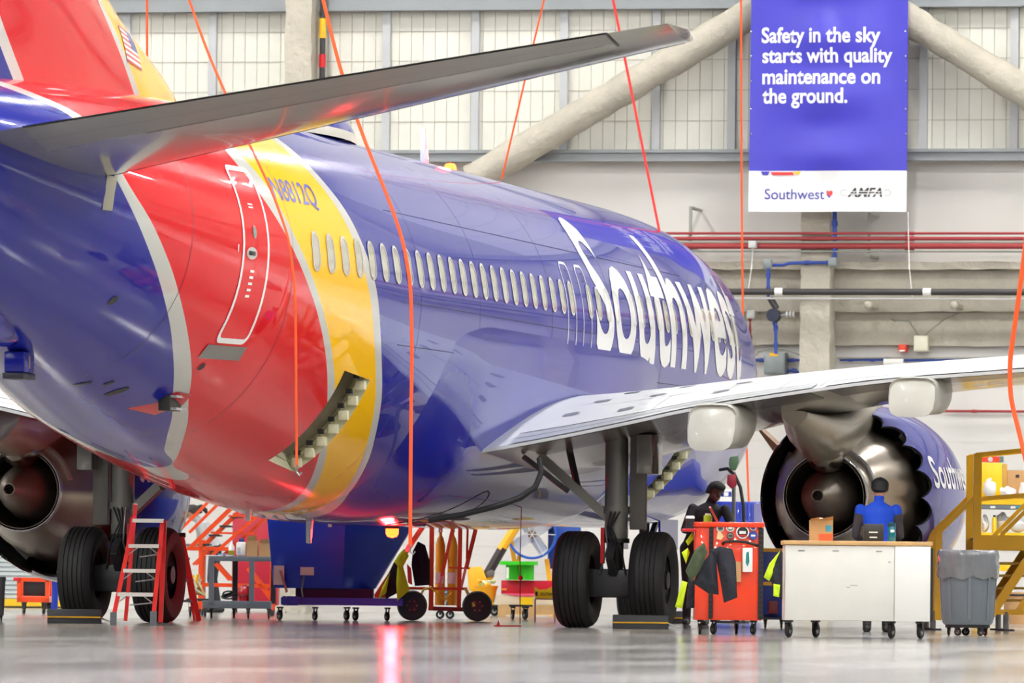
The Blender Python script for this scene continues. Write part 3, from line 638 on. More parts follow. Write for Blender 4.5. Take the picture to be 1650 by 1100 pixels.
# --- engines
ECX, ECZ = 4.79, 1.52
CORE = M('core_metal', (176, 166, 152), .3, .9, var=.12, scale=2); DARKIN = M('duct_black', (16, 15, 15), .5); PLUG = M('plug_metal', (150, 140, 130), .42, .7, var=.1, scale=3)
def engine(sx):
    e = MB(); C0 = (sx, 0, ECZ)
    prof = [(.9, -13.33), (.96, -13.25), (1.02, -13.33), (1.07, -13.54), (1.1, -13.9), (1.115, -14.32), (1.105, -14.8), (1.08, -15.28), (1.03, -15.7)]
    # outer cowl ends in chevrons
    NC = 18; NSEG = NC*8; rings = []
    for r, y in prof: rings.append([(sx+r*math.cos(2*math.pi*i/NSEG), y, ECZ+r*math.sin(2*math.pi*i/NSEG)) for i in range(NSEG)])
    last = []; inn = []
    for i in range(NSEG):
        ph_ = (i % 8)/8; c = 1-math.sin(math.pi*ph_)**.7; ln = .36*c; r = 1.02-.066*c
        last.append((sx+r*math.cos(2*math.pi*i/NSEG), -15.75-ln, ECZ+r*math.sin(2*math.pi*i/NSEG)))
    rings.append(last); vs = [p for q in rings for p in q]; n = NSEG
    cowl = e.raw(vs, [(j*n+i, j*n+(i+1) % n, (j+1)*n+(i+1) % n, (j+1)*n+i) for j in range(len(rings)-1) for i in range(n)]).build('engine', BLUEJ, plane, OFF, clean=False, angle=60)
    m = MB(); ir = [[(sx+(.99-.06*(1-math.sin(math.pi*(i % 8)/8)**.7))*math.cos(2*math.pi*i/NSEG), last[i][1], ECZ+(.99-.06*(1-math.sin(math.pi*(i % 8)/8)**.7))*math.sin(2*math.pi*i/NSEG)) for i in range(NSEG)]]
    for r, y in ((.99, -15.6), (1.0, -15.1), (.98, -14.5), (.5, -14.45)): ir.append([(sx+r*math.cos(2*math.pi*i/NSEG), y, ECZ+r*math.sin(2*math.pi*i/NSEG)) for i in range(NSEG)])
    vs = [p for q in ir for p in q]
    m.raw(vs, [(j*n+i, j*n+(i+1) % n, (j+1)*n+(i+1) % n, (j+1)*n+i) for j in range(len(ir)-1) for i in range(n)])
    m.raw(last+ir[0], [(i, (i+1) % n, n+(i+1) % n, n+i) for i in range(n)])
    m.build('chevron_nozzle', DARKIN, cowl, clean=False, angle=60)
    AX = (0, 1, 0)
    MB().lathe([(.5, -14.5), (.82, -14.6), (.86, -15.2), (.84, -15.7), (.74, -16.3), (.58, -16.9), (.475, -17.2), (.45, -17.2), (.45, -16.6), (.44, -15.9)], C0, AX, 48).build('core_cowl', CORE, cowl)
    MB().lathe([(.45, -15.95), (.0, -15.9)], C0, AX, 32).build('turbine_exit', DARKIN, cowl)
    MB().lathe([(.37, -15.9), (.37, -16.5), (.35, -16.8), (.27, -17.2), (.14, -17.55), (.07, -17.68), (.06, -17.68), (.055, -17.5)], C0, AX, 40).build('exhaust_plug', PLUG, cowl)
    MB().lathe([(.0, -17.5), (.056, -17.5)], C0, AX, 16).build('plug_vent', DARKIN, cowl)
    MB().lathe([(.5, -17.12), (.485, -17.2), (.455, -17.2), (.46, -17.12)], C0, AX, 48, closed=True).build('core_lip', ALU, cowl)
    # guide vanes seen between the chevrons and the core
    for k in range(10):
        t = 2*math.pi*(k+.3)/10; MB().bar((sx+.86*math.cos(t), -15.0, ECZ+.86*math.sin(t)), (sx+.98*math.cos(t), -15.0, ECZ+.98*math.sin(t)), .03, .3).build('guide_vane', M('vane_metal', (150, 150, 150), .3, .8), cowl)
    # inlet lip, fan, spinner
    MB().lathe([(.9, -13.33), (.905, -13.25), (.96, -13.2), (1.005, -13.26), (1.03, -13.36)], C0, AX, 60).build('inlet_lip', CHROME, cowl)
    MB().lathe([(.9, -13.33), (.88, -13.8), (.0, -13.8)], C0, AX, 40).build('inlet_duct', DARKIN, cowl)
    MB().lathe([(.0, -13.4), (.15, -13.55), (.28, -13.8)], C0, AX, 24).build('spinner', DKSTEEL, cowl)
    # nacelle chine
    MB().prism([(sx-.98, ECZ+.55), (sx-1.32, ECZ+.86), (sx-1.34, ECZ+.86), (sx-1.06, ECZ+.48)], -14.4, -14.0).build('nacelle_chine', M('chine_metal', (150, 120, 96), .4, .5), cowl)
    # pylon: wide aft fairing narrowing down to the core
    m = MB(); rings = []
    for a, zt, zb, wt, wb in ((13.7, 2.66, 2.55, .1, .1), (14.3, 2.7, 2.4, .2, .2), (15.0, 2.75, 2.25, .26, .26), (16.0, 2.6, 2.1, .36, .26), (17.0, 2.5, 1.93, .42, .24), (17.5, 2.45, 1.9, .42, .22), (18.2, 2.43, 2.02, .38, .18), (19.2, 2.45, 2.28, .2, .06)):
        q = []
        for i in range(16):
            t = 2*math.pi*i/16; f = (math.sin(t)+1)/2; ww = wb+(wt-wb)*f
            q.append((sx+ww*math.copysign(abs(math.cos(t))**.6, math.cos(t)), -a, (zt+zb)/2+(zt-zb)/2*math.copysign(abs(math.sin(t))**.8, math.sin(t))))
        rings.append(q)
    m.raw([p for q in rings for p in q], [(j*16+i, j*16+(i+1) % 16, (j+1)*16+(i+1) % 16, (j+1)*16+i) for j in range(7) for i in range(16)])
    m.raw(rings[-1], [tuple(range(16))]).build('pylon', M('pylon_grey', (182, 176, 160), .3, .3, coat=.3, var=.05), cowl, clean=False, angle=50)
    MB().lathe([(.0, 0), (.13, .08), (.2, .25), (.2, .6), (.1, 1.0), (0, 1.2)], (sx+.02, -17.6, 1.98), AX, 16).build('heat_shield', M('heat_shield', (150, 144, 134), .25, .95), cowl)
    MB().tube([(sx+.56*math.cos(t*D), -17.0, ECZ+.56*math.sin(t*D)) for t in range(12, 70, 4)], .035, 6).build('nozzle_strip', ALU, cowl)
    def nf(a, z):
        r = 1.1
        for (r0, y0), (r1, y1) in zip(prof, prof[1:]):
            if y1 <= -a <= y0: r = r0+(r1-r0)*(y0+a)/(y0-y1)
        h = z-ECZ; return Vector((sx+math.sqrt(max(.01, (r+.006)**2-h*h)), -a, z))
    wrap_text('Southwest' if sx > 0 else 'Southwest.com', 15.66, 13.36, 1.64, 2.02, .016, WHITEL, parent=cowl, fn=nf)
    return cowl
engine(ECX); engine(-ECX)
# --- main gear
TIRE = M('tire_rubber', (28, 27, 27), .65, var=.1, scale=20); HUB = M('wheel_hub', (70, 68, 66), .4, .7); GEARG = M('gear_grey', (120, 118, 112), .35, .4, var=.08)
def tire_profile(r, w):
    hw = w/2; p = []
    grooves = [-.105, -.055, 0.0, .055, .105]
    p += [(r*.5, -hw*.72), (r*.62, -hw*.94), (r*.78, -hw), (r*.9, -hw*.96), (r*.965, -hw*.8)]
    x = -hw*.62; pts = [(r*.993, x)]
    for g in grooves:
        g = g*w/.41*1.05
        pts += [(r, g-.008), (r-.016, g-.006), (r-.016, g+.006), (r, g+.008)]
    pts.append((r*.993, hw*.62)); p += pts
    p += [(r*.965, hw*.8), (r*.9, hw*.96), (r*.78, hw), (r*.62, hw*.94), (r*.5, hw*.72)]
    return p
tire_me = MB().lathe(tire_profile(.54, .40), (0, 0, 0), (1, 0, 0), 48).mesh('tire', TIRE, angle=28)
hub_me = MB().lathe([(.29, -.15), (.3, -.12), (.24, -.05), (.1, -.06), (.1, -.17), (0, -.18)], (0, 0, 0), (1, 0, 0), 28).lathe([(.29, .15), (.3, .12), (.24, .05), (.1, .06), (.1, .17), (0, .18)], (0, 0, 0), (1, 0, 0), 28).mesh('wheel_hub', HUB)
def main_gear(sd):
    x0 = sd*2.86; y0 = -GX
    def P(x, y, z): return (sd*x, -y, z)
    g = MB().cyl(P(2.86, GX, .35), P(2.86, GX, 1.05), .085, n=20).cyl(P(2.86, GX, .95), P(2.86, GX, 1.0), .15, n=20).build('main_landing_gear', M('oleo_black', (46, 43, 40), .4, .4), plane, OFF)
    MB().cyl(P(2.86, GX, .95), P(2.86, GX, 2.4), .13, n=22).cyl(P(2.86, GX, 1.28), P(2.86, GX, 1.36), .15, n=22).build('strut', GEARG, g)
    MB().box(min(sd*2.5, sd*3.2), max(sd*2.5, sd*3.2), -GX-.14, -GX+.14, .34, .66).build('brake_housing', DKSTEEL, g, bevel=.04)
    MB().cyl(P(2.3, GX, .535), P(3.42, GX, .535), .07, n=16).build('axle', DKSTEEL, g)
    for k in (-1, 1):
        link('tire', tire_me, g, (x0+k*.432, y0, .54)); link('wheel_hub', hub_me, g, (x0+k*.432, y0, .54))
    MB().bar(P(2.0, GX+.1, 1.92), P(2.78, GX, 1.22), .13, .1).build('side_brace', GEARG, g)
    MB().bar(P(2.25, GX-.3, 2.0), P(2.42, GX+.0, 1.55), .06).build('side_brace', DKSTEEL, g)
    MB().bar(P(1.9, GX+.5, 1.9), P(2.35, GX+.2, 1.52), .05).build('side_brace', DKSTEEL, g)
    MB().box(min(sd*3.02, sd*3.2), max(sd*3.02, sd*3.2), -GX-.05, -GX+.05, 1.1, 2.4).build('gear_beam', M('gear_beam', (96, 92, 86), .4, .3), g, bevel=.01)
    MB().box(min(sd*3.14, sd*3.32), max(sd*3.14, sd*3.32), -GX-.32, -GX+.3, 1.72, 2.16).build('gear_door', M('gear_door_grey', (112, 110, 106), .2, .4, coat=.4), g, bevel=.015)
    # torque links, hydraulic lines
    MB().bar(P(2.86, GX+.1, 1.0), P(2.86, GX+.36, .78), .08, .03).bar(P(2.86, GX+.36, .78), P(2.86, GX+.1, .56), .08, .03).build('torque_link', DKSTEEL, g)
    for k in range(4):
        xx = 2.78+.05*k; MB().tube([P(xx, GX+.14, 1.3), P(xx-.03*k, GX+.2, 1.12), P(xx+.02, GX+.17, .9), P(xx+.05*(k-1.5), GX+.15, .6)], .012, 6).build('hydraulic_line', BLACK if k else STEEL, g)
    MB().box(sd*2.74-.02, sd*2.74+.02, -GX-.18, -GX-.12, .72, 1.12).build('lock_pin_flag', RED, g)
    return g
main_gear(1); main_gear(-1)
def nose_gear():
    g = MB().cyl((0, -4.0, .3), (0, -3.9, 1.45), .07, n=16).build('nose_landing_gear', GEARG, plane, OFF)
    for k in (-1, 1):
        MB().lathe(tire_profile(.34, .2), (k*.2, -4.0, .34), (1, 0, 0), 32).build('tire', TIRE, g)
        MB().lathe([(.18, k*.08), (.0, k*.08)], (k*.2, -4.0, .34), (1, 0, 0), 20).build('wheel_hub', HUB, g)
    MB().cyl((-.3, -4.0, .34), (.3, -4.0, .34), .04).build('axle', DKSTEEL, g)
    MB().bar((0, -3.95, .8), (0, -3.0, 1.4), .07).build('drag_brace', DKSTEEL, g)
    for k in (-1, 1): MB().box(k*.34-.015, k*.34+.015, -4.6, -3.4, .95, 1.35).build('gear_door', BLUEJ, g)
nose_gear()
# ------------------------------------------------------------------ equipment on the floor
class Item:
    """a thing on the floor at picture column u, standing on picture row vc; X, Z turn picture measures into metres at its distance"""
    def __init__(s, name, u, vc, label, cat, group=None, turn=0.):
        s.o, s.k = stand(name, u, vc, label, cat, group, turn); s.u = u; s.vc = vc
    def X(s, u): return (u-s.u)*s.k
    def Z(s, v): return (s.vc-v)*s.k
    def box(s, name, mat, u0, u1, v0, v1, y0, y1, bevel=0, parent=None):
        return MB().box(s.X(u0), s.X(u1), y0, y1, s.Z(v1), s.Z(v0)).build(name, mat, parent or s.o, bevel=bevel)
    def bar(s, name, mat, p, q, w, y0=0., y1=None, parent=None, h=None):
        return MB().bar((s.X(p[0]), y0, s.Z(p[1])), (s.X(q[0]), y0 if y1 is None else y1, s.Z(q[1])), w, h, up=(0, 1, 0)).build(name, mat, parent or s.o)
    def tube(s, name, mat, pts, r, parent=None):
        return MB().tube([(s.X(p[0]), p[2] if len(p) > 2 else 0, s.Z(p[1])) for p in pts], r).build(name, mat, parent or s.o)
    def poly(s, name, mat, pts, y0, y1, bevel=0, parent=None):
        return MB().prism([(s.X(a), s.Z(b)) for a, b in pts], y0, y1).build(name, mat, parent or s.o, bevel=bevel)
def caster(parent, x, y, r, top, turn=0., rim=None, name='caster'):
    m = MB(); w = r*.45; c, sn = math.cos(turn), math.sin(turn)
    m.lathe([(r*.45, -w/2), (r*.9, -w/2), (r, -w*.25), (r, w*.25), (r*.9, w/2), (r*.45, w/2)], (0, 0, r), (1, 0, 0), 20)
    m.lathe([(0, -w*.55), (r*.5, -w*.5), (r*.5, w*.5), (0, w*.55)], (0, 0, r), (1, 0, 0), 14, mi=1)
    for k in (-1, 1): m.bar((k*w*.75, 0, r), (k*w*.75, -r*.25, max(top-.02, r*1.3)), r*.1, r*.5, 2)
    m.box(-w, w, -r*.7, r*.4, top-.02, top, 2)
    return m.build(name, [BLACK, rim or STEEL, DKSTEEL], parent, (x, y, 0), turn)
def cloth(name, mats, parent, outline, y, depth, seed, mi=None):
    """hanging cloth: outline polygon (x, z), folded front and back"""
    rnd = random.Random(seed); n = len(outline); cx = sum(p[0] for p in outline)/n; cz = sum(p[1] for p in outline)/n; m = MB(); R = 5
    for side in (-1, 1):
        vs = []
        for k in range(R+1):
            f = k/R
            for (x, z) in outline:
                xx = cx+(x-cx)*f; zz = cz+(z-cz)*f
                dd = depth*math.sqrt(max(0, 1-f*f))*(.7+.5*math.sin(xx*45+zz*8+seed))+depth*.12
                vs.append((xx, y+side*dd*(1 if f < 1 else .3), zz))
        m.raw(vs, [(k*n+i, k*n+(i+1) % n, (k+1)*n+(i+1) % n, (k+1)*n+i) for k in range(R) for i in range(n)])
    return m.build(name, mats, parent, angle=60)
# --- white rolling workbench
wb = Item('workbench', 1381, 1028, 'white rolling workbench with a wooden top and black casters', 'workbench')
CREAM = M('workbench_white', (222, 220, 213), .45, var=.03, scale=5)
wb.box('cabinet', CREAM, 1264, 1440, 879, 1000, -.02, .7, .006); wb.box('side_panel', M('workbench_panel', (232, 231, 227), .4, var=.02), 1440.5, 1498, 879, 1000, -.03, .7, .004)
wb.box('worktop', WOOD, 1261, 1501, 871.5, 878.5, -.04, .72, .006); wb.box('end_strip', BLACK, 1498.3, 1502.5, 882, 1000, -.02, .7)
for u, y in ((1271, .08), (1318, .5), (1437, .08), (1484, .1)): caster(wb.o, wb.X(u), y, 12.5*wb.k, wb.Z(1000), -.4)
for u in (1290, 1345, 1415): wb.box('hinge', STEEL, u-5, u+5, 887, 888.5, -.024, -.018)
for u, v, w in ((1366, 946, 3), (1375, 943, 6), (1432, 905, 2)): wb.box('scuff', M('scuff_grey', (186, 184, 178), .6), u-w, u+w, v-1, v+1, -.0225, -.018)
bz = wb.Z(871.5); bo = wb.o
def on_bench(name, u, y, label, cat): 
    p = bo.matrix_basis @ Vector((wb.X(u), y, bz+.001)); return empty(name, p, TH, label, cat)
e = on_bench('cardboard_box', 1323, .3, 'small printed cardboard box with open flaps on the workbench', 'box'); K = wb.k
MB().box(-18*K, 19*K, -.11, .11, 0, 33*K).build('carton', CARD, e); MB().box(-4*K, 19*K, -.113, -.109, 0, 11*K).build('print_band', M('print_orange', (222, 96, 50), .6), e)
MB().box(7*K, 17*K, -.113, -.109, 15*K, 25*K).build('print_mark', M('print_blue', (70, 150, 170), .6), e)
for x0, x1, t in ((-18, -3, .01), (-3, 19, .02)): MB().raw([(x0*K, -.11, 33*K), (x1*K, -.11, 33*K), (x1*K, -.16, 36*K+t), (x0*K, -.17, 35*K)], [(0, 1, 2, 3)]).build('flap', CARD, e)
MB().raw([(-4*K, .11, 33*K), (6*K, .11, 33*K), (4*K, .12, 37*K), (-3*K, .12, 38*K)], [(0, 1, 2, 3)]).build('flap', WHITE, e)
e = on_bench('laptop', 1409, .3, 'open dark laptop seen from behind on the workbench', 'laptop')
MB().box(-16*K, 16*K, -.02, .22, 0, .02).build('base', DKSTEEL, e, bevel=.004); MB().box(-16.5*K, 16*K, -.03, -.018, .01, 28*K).build('screen_lid', M('laptop_lid', (46, 44, 42), .4), e, bevel=.004)
for z, w in ((14.5, 7), (6.5, 6)): MB().box(-1*K-w*K, -1*K+w*K, -.032, -.0302, z*K-.006, z*K+.006).build('lid_sticker', WHITE, e)
e = on_bench('water_bottle', 1438, .32, 'teal plastic water bottle beside the laptop', 'bottle')
MB().lathe([(0, 0), (6*K, .0), (6.6*K, .01), (6.6*K, 23*K), (5*K, 26*K)], n=20).build('body', M('teal_plastic', (16, 110, 128), .15, coat=.6), e); MB().lathe([(6.8*K, 24*K), (6.8*K, 30*K), (0, 30.5*K)], n=20).build('cap', M('teal_dark', (12, 70, 84), .3), e)
MB().box(-2*K, 4*K, -6.8*K, -6.5*K, 15*K, 19*K).build('label', WHITE, e)
ja = Item('safety_jacket', 1247, 1027, 'lime and black safety jacket hung on the left end of the workbench', 'jacket')
kk = ja.k
cloth('body', DARKCLOTH, ja.o, [(ja.X(a), ja.Z(b)) for a, b in ((1258, 884), (1262, 890), (1262, 965), (1252, 962), (1243, 935), (1238, 915), (1246, 898))], .3, .05, 3)
cloth('lime_panel', LIME, ja.o, [(ja.X(a), ja.Z(b)) for a, b in ((1258, 886), (1250, 905), (1246, 925), (1240, 936), (1231, 930), (1240, 908))], .26, .035, 5)
cloth('sleeve', LIME, ja.o, [(ja.X(a), ja.Z(b)) for a, b in ((1247, 940), (1258, 942), (1256, 962), (1247, 960))], .25, .03, 6)
# --- orange tool cabinet with jackets
tb = Item('tool_cabinet', 1172, 1022, 'orange-red rolling tool cabinet with stickers and black corner strips', 'tool cabinet')
TBO = M('cabinet_orange', (238, 62, 18), .32, coat=.5); k = tb.k
tb.box('body', TBO, 1119, 1227, 849, 999, 0, .62, .008); tb.box('top_tray', TBO, 1117, 1230, 841, 849, -.03, .66, .005)
for u0, u1 in ((1141, 1148), (1221, 1229)): 
    c_ = tb.box('corner_strip', BLACK, u0, u1, 850, 997, -.02, .0)
    for q in range(18): tb.box('rib', DKSTEEL, u0+1, u1-1, 853+q*8, 855+q*8, -.024, -.02, parent=c_)
for u, y in ((1128, .1), (1150, .08), (1189, .5), (1214, .08)): caster(tb.o, tb.X(u), y, 9*k, tb.Z(999), random.uniform(-.5, .5))
def sticker(u, v, r, ring, fill, inner):
    o = MB().cyl((tb.X(u), -.0235, tb.Z(v)), (tb.X(u), -.001, tb.Z(v)), r*k, n=24).build('sticker', ring, tb.o)
    MB().cyl((tb.X(u), -.0245, tb.Z(v)), (tb.X(u), -.0232, tb.Z(v)), r*k*.82, n=24).build('print', fill, o)
    MB().box(tb.X(u-r*.5), tb.X(u+r*.5), -.0255, -.0244, tb.Z(v+r*.25), tb.Z(v-r*.2)).build('print', inner, o)
STB = M('sticker_blue', (40, 60, 130), .4); STG = M('sticker_grey', (120, 124, 118), .4); STK = M('sticker_black', (40, 40, 44), .4)
sticker(1159, 851, 6, WHITE, STG, STK); sticker(1175, 850, 6.5, WHITE, STG, WHITE); sticker(1195, 857, 10.5, WHITE, STK, WHITE); sticker(1212, 849, 5, WHITE, STB, RED); sticker(1212, 862, 7, STB, M('sticker_navy', (60, 80, 160), .4), WHITE); sticker(1175, 863, 5.5, STK, STG, STK)
tb.poly('sticker', M('sticker_cream', (235, 205, 150), .5), [(1153, 868), (1155, 857), (1158, 855), (1165, 864), (1160, 870)], -.0235, -.001)
tb.box('sticker', M('sticker_red', (196, 40, 40), .4), 1189, 1202, 861, 864, -.026, -.0244)
tb.tube('handle', BLACK, [(1163, 876, -.0), (1166, 873, -.06), (1180, 871.5, -.06), (1200, 873, -.06), (1216, 877, -.06), (1219, 878, 0)], .014)
tb.box('dispenser', WHITE, 1195, 1211, 882, 921, -.07, 0, .006); tb.poly('dispenser_print', M('print_teal', (20, 130, 130), .4), [(1201, 890), (1205, 888), (1206, 905), (1203, 912), (1200, 906)], -.074, -.069)
tb.poly('paper_pouch', CARD, [(1174, 903), (1193, 905), (1193, 937), (1172, 937)], -.05, 0)
MB().lathe([(0, -.001), (7*k, 0), (7*k, .03), (5*k, .035), (0, .035)], (tb.X(1174), -.035, tb.Z(892)), (0, 1, 0), 18).build('tape_reel', M('olive', (120, 130, 40), .5), tb.o)
def hang(name, label, u, vc, shapes, cat='jacket', y=-.1, dp=.05):
    it = Item(name, u, vc, label, cat); 
    for q, (nm, mt, pts, yy) in enumerate(shapes): cloth(nm, mt, it.o, [(it.X(a), it.Z(b)) for a, b in pts], yy, dp, q+len(name)+u % 7)
    return it
hang('hooded_jacket', 'black jacket with a white drawcord hung on the tool cabinet', 1160, 1023, [('body', DARKCLOTH, [(1143, 886), (1158, 880), (1178, 884), (1184, 905), (1186, 945), (1166, 968), (1160, 940), (1152, 900)], -.12), ('sleeve', DARKCLOTH, [(1156, 884), (1176, 888), (1184, 930), (1187, 962), (1165, 971), (1158, 930)], -.17), ('front', DARKCLOTH, [(1143, 890), (1152, 892), (1157, 958), (1140, 956), (1116, 940), (1124, 915)], -.14)])
it = hang('olive_jacket', 'olive green jacket hung at the corner of the tool cabinet', 1124, 1022.5, [('body', M('olive_cloth', (70, 82, 58), .85, var=.2, scale=14, bump=.3, bscale=25), [(1118, 884), (1132, 874), (1138, 890), (1126, 918), (1112, 938), (1102, 920)], -.3)])
hang('safety_vest', 'lime safety vest hung at the left side of the tool cabinet', 1100, 1021, [('strap', LIME, [(1114, 856), (1116, 868), (1107, 879), (1103, 872)], -.06), ('strap', LIME, [(1107, 882), (1110, 890), (1104, 908), (1097, 890)], -.05), ('panel', LIME, [(1098, 935), (1107, 938), (1099, 980), (1087, 978)], -.05), ('lining', DARKCLOTH, [(1108, 930), (1130, 940), (1130, 978), (1104, 980)], -.06)], 'vest', dp=.03)
e = empty('coffee_cup', tb.o.matrix_basis @ Vector((tb.X(1110), -.05, tb.Z(852)+.003)), TH, 'dark takeaway coffee cup with a white lid at the tool cabinet corner', 'cup')
MB().lathe([(0, 0), (5.5*k, 0), (7*k, 16*k)], n=18).build('cup', STK, e); MB().lathe([(7.4*k, 15.5*k), (7.4*k, 18*k), (6*k, 20*k), (0, 20*k)], n=18).build('lid', WHITE, e)
tb.box('side_shelf', RED, 1098, 1119, 852, 857, -.1, .3, .004)
def on_tb(name, u, y, label, cat): return empty(name, tb.o.matrix_basis @ Vector((tb.X(u), y, tb.Z(841)+.001)), TH, label, cat)
e = on_tb('spray_bottle', 1140, .3, 'green and white bottle standing on the tool cabinet', 'bottle'); MB().lathe([(0, 0), (7*k, 0), (7*k, 10*k), (4*k, 12*k)], n=16).build('body', M('lime_liquid', (150, 190, 50), .2, coat=.5), e); MB().lathe([(4.5*k, 10*k), (4.5*k, 14*k), (0, 14*k)], n=16).build('cap', WHITE, e)
e = on_tb('tablet', 1146, .2, 'red-cased tablet leaning on top of the tool cabinet', 'tablet'); MB().bar((-3*k, 0, 24*k), (9*k, .02, 1*k), .02, .16, up=(0, 1, 0)).build('case', M('case_red', (150, 50, 44), .4), e); MB().bar((-1.6*k, -.004, 23*k), (9.5*k, .014, 2*k), .012, .14, up=(0, 1, 0)).build('screen', BLACK, e)
# --- bin with liner
tc_ = Item('trash_bin', 1559, 1024, 'grey round rolling bin with a loose grey plastic liner', 'bin'); k = tc_.k
MB().lathe([(0, 18*k), (38*k, 18*k), (41*k, 22*k), (45*k, 100*k), (46*k, 130*k), (43*k, 130*k), (38*k, 30*k), (0, 28*k)], n=40).build('body', GREY, tc_.o)
for t in range(0, 360, 45): 
    a_ = t*D; MB().bar((41.5*k*math.cos(a_), 41.5*k*math.sin(a_), 26*k), (45.5*k*math.cos(a_), 45.5*k*math.sin(a_), 95*k), .03, .012, up=(math.cos(a_), math.sin(a_), 0)).build('rib', GREY, tc_.o)
m = MB(); rnd = random.Random(4); NN = 64; prof = [(44, 96), (48, 93), (50, 100), (49.5, 108), (51, 112), (49, 120), (50, 128), (49, 136), (47, 138), (43, 134)]
vs = []
for j, (r, z) in enumerate(prof):
    for i in range(NN):
        a_ = 2*math.pi*i/NN; w = 1.6*math.sin(i*1.9+j*.7)+1.1*math.sin(i*3.7-j*1.3); zz = z+(2.5*math.sin(i*.8)+rnd.uniform(-1, 1) if j < 2 else rnd.uniform(-.6, .6))
        vs.append(((r+w*.5)*k*math.cos(a_), (r+w*.5)*k*math.sin(a_), zz*k))
m.raw(vs, [(j*NN+i, j*NN+(i+1) % NN, (j+1)*NN+(i+1) % NN, (j+1)*NN+i) for j in range(len(prof)-1) for i in range(NN)]).build('liner_bag', M('bag_film', (112, 114, 118), .18, coat=.6, var=.08, scale=10), tc_.o, angle=70)
MB().lathe([(0, 13*k), (36*k, 13*k), (36*k, 18*k), (0, 18*k)], n=32).build('dolly', BLACK, tc_.o)
for t in (20, 92, 164, 236, 308): caster(tc_.o, 31*k*math.cos(t*D), 31*k*math.sin(t*D), 6.5*k, 14*k, t*D)
# --- yellow access stairs and platform at the right
ys = Item('access_stairs', 1600, 1016, 'yellow steel access stairs and work platform behind the bin', 'stairs'); k = ys.k
YS = M('stair_yellow', (240, 178, 16), .4, coat=.3)
for y in (0, 1.3):
    ys.bar('post', YS, (1573, 731), (1573, 985), .09, y); ys.bar('post', YS, (1511, 858), (1511, 1000), .08, y); ys.bar('post', YS, (1740, 716), (1740, 1000), .09, y)
    ys.bar('top_rail', YS, (1570, 733), (1745, 714), .05, y); ys.bar('mid_rail', YS, (1573, 804), (1745, 788), .045, y)
    ys.bar('handrail', YS, (1490, 880), (1573, 797), .05, y); ys.bar('stringer', YS, (1597, 990), (1665, 885), .1, y)
    ys.bar('brace', YS, (1612, 862), (1665, 808), .045, y); ys.bar('base_beam', YS, (1500, 986), (1745, 986), .055, y)
    ys.box('side_channel', YS, 1570, 1745, 862, 886, y-.03, y+.03)
ys.bar('brace', YS, (1640, 985), (1690, 900), .06, .0)
ys.box('deck', M('deck_grey', (120, 118, 108), .7), 1573, 1745, 866, 869, .03, 1.27)
for q, v in enumerate((905, 925, 945, 965)): ys.box('step', M('step_grip', (176, 140, 40), .6), 1605-q*3+q*0, 1690-q*8, v, v+4, .05, 1.25)
for u in (1503, 1621, 1735):
    for y in (0, 1.3): ys.tube('jack_leg', STEEL, [(u, 985, y), (u, 1013, y)], .035); MB().cyl((ys.X(u), y, 0), (ys.X(u), y, .02), .1, n=18).build('foot_plate', DKSTEEL, ys.o)
# parts rack beyond the stairs with boxes and bagged parts
rk = Item('parts_rack', 1640, 1006, 'yellow parts rack with trays standing beyond the access stairs', 'rack'); k = rk.k
RKY = M('rack_yellow', (250, 200, 10), .4, coat=.2)
for u in (1576, 1745):
    for y in (0, .9): rk.bar('upright', RKY, (u, 740), (u, 1006), .06, y)
for v in (803, 858, 910, 960):
    t = rk.box('tray', RKY, 1576, 1745, v, v+10, 0, .9); 
    if v == 803:
        for u in (1598, 1631): rk.box('tray_label', WHITE, u-4, u+4, v+12.5, v+16, -.02, 0, parent=t)
rk.box('drawer_rail', GREY, 1576, 1745, 814, 820, -.012, .9); rk.box('reflector_strip', M('teal_strip', (40, 140, 140), .4), 1634, 1650, 815, 818.5, -.02, -.012)
def on_rack(name, u, v, y, label, cat): return empty(name, rk.o.matrix_basis @ Vector((rk.X(u), y, rk.Z(v))), TH, label, cat)
e = on_rack('storage_box', 1599, 803, .45, 'tall yellow storage box on the parts rack', 'box'); MB().box(-20*k, 16*k, -.15, .2, .001, 58*k).build('body', RKY, e, bevel=.005); MB().box(16*k, 25*k, -.1, .25, .001, 56*k).build('lid_flap', M('box_tan', (210, 170, 90), .7), e)
e = on_rack('first_aid_box', 1599, 744, .45, 'flat red and white box lying on the yellow storage box', 'box'); MB().box(-20*k, 17*k, -.14, .18, .001, 9*k).build('case', M('box_red', (226, 60, 30), .4), e); MB().cyl((-3*k, -.145, 4.5*k), (-3*k, -.139, 4.5*k), 4*k).build('badge', LTGREY, e); MB().box(12*k, 18.5*k, -.145, .185, .001, 9.2*k).build('end_cap', M('teal_grey', (90, 120, 120), .5), e)
e = on_rack('cardboard_carton', 1645, 803, .5, 'brown cardboard carton beside the tall yellow storage box', 'box'); MB().box(-21*k, 24*k, -.2, .25, .001, 46*k).build('carton', CARD, e, bevel=.004); MB().box(-8*k, -2*k, -.203, -.199, 34*k, 39*k).build('printed_mark', STK, e)
BAGM = M('white_film', (236, 236, 234), .3, coat=.4, var=.03)
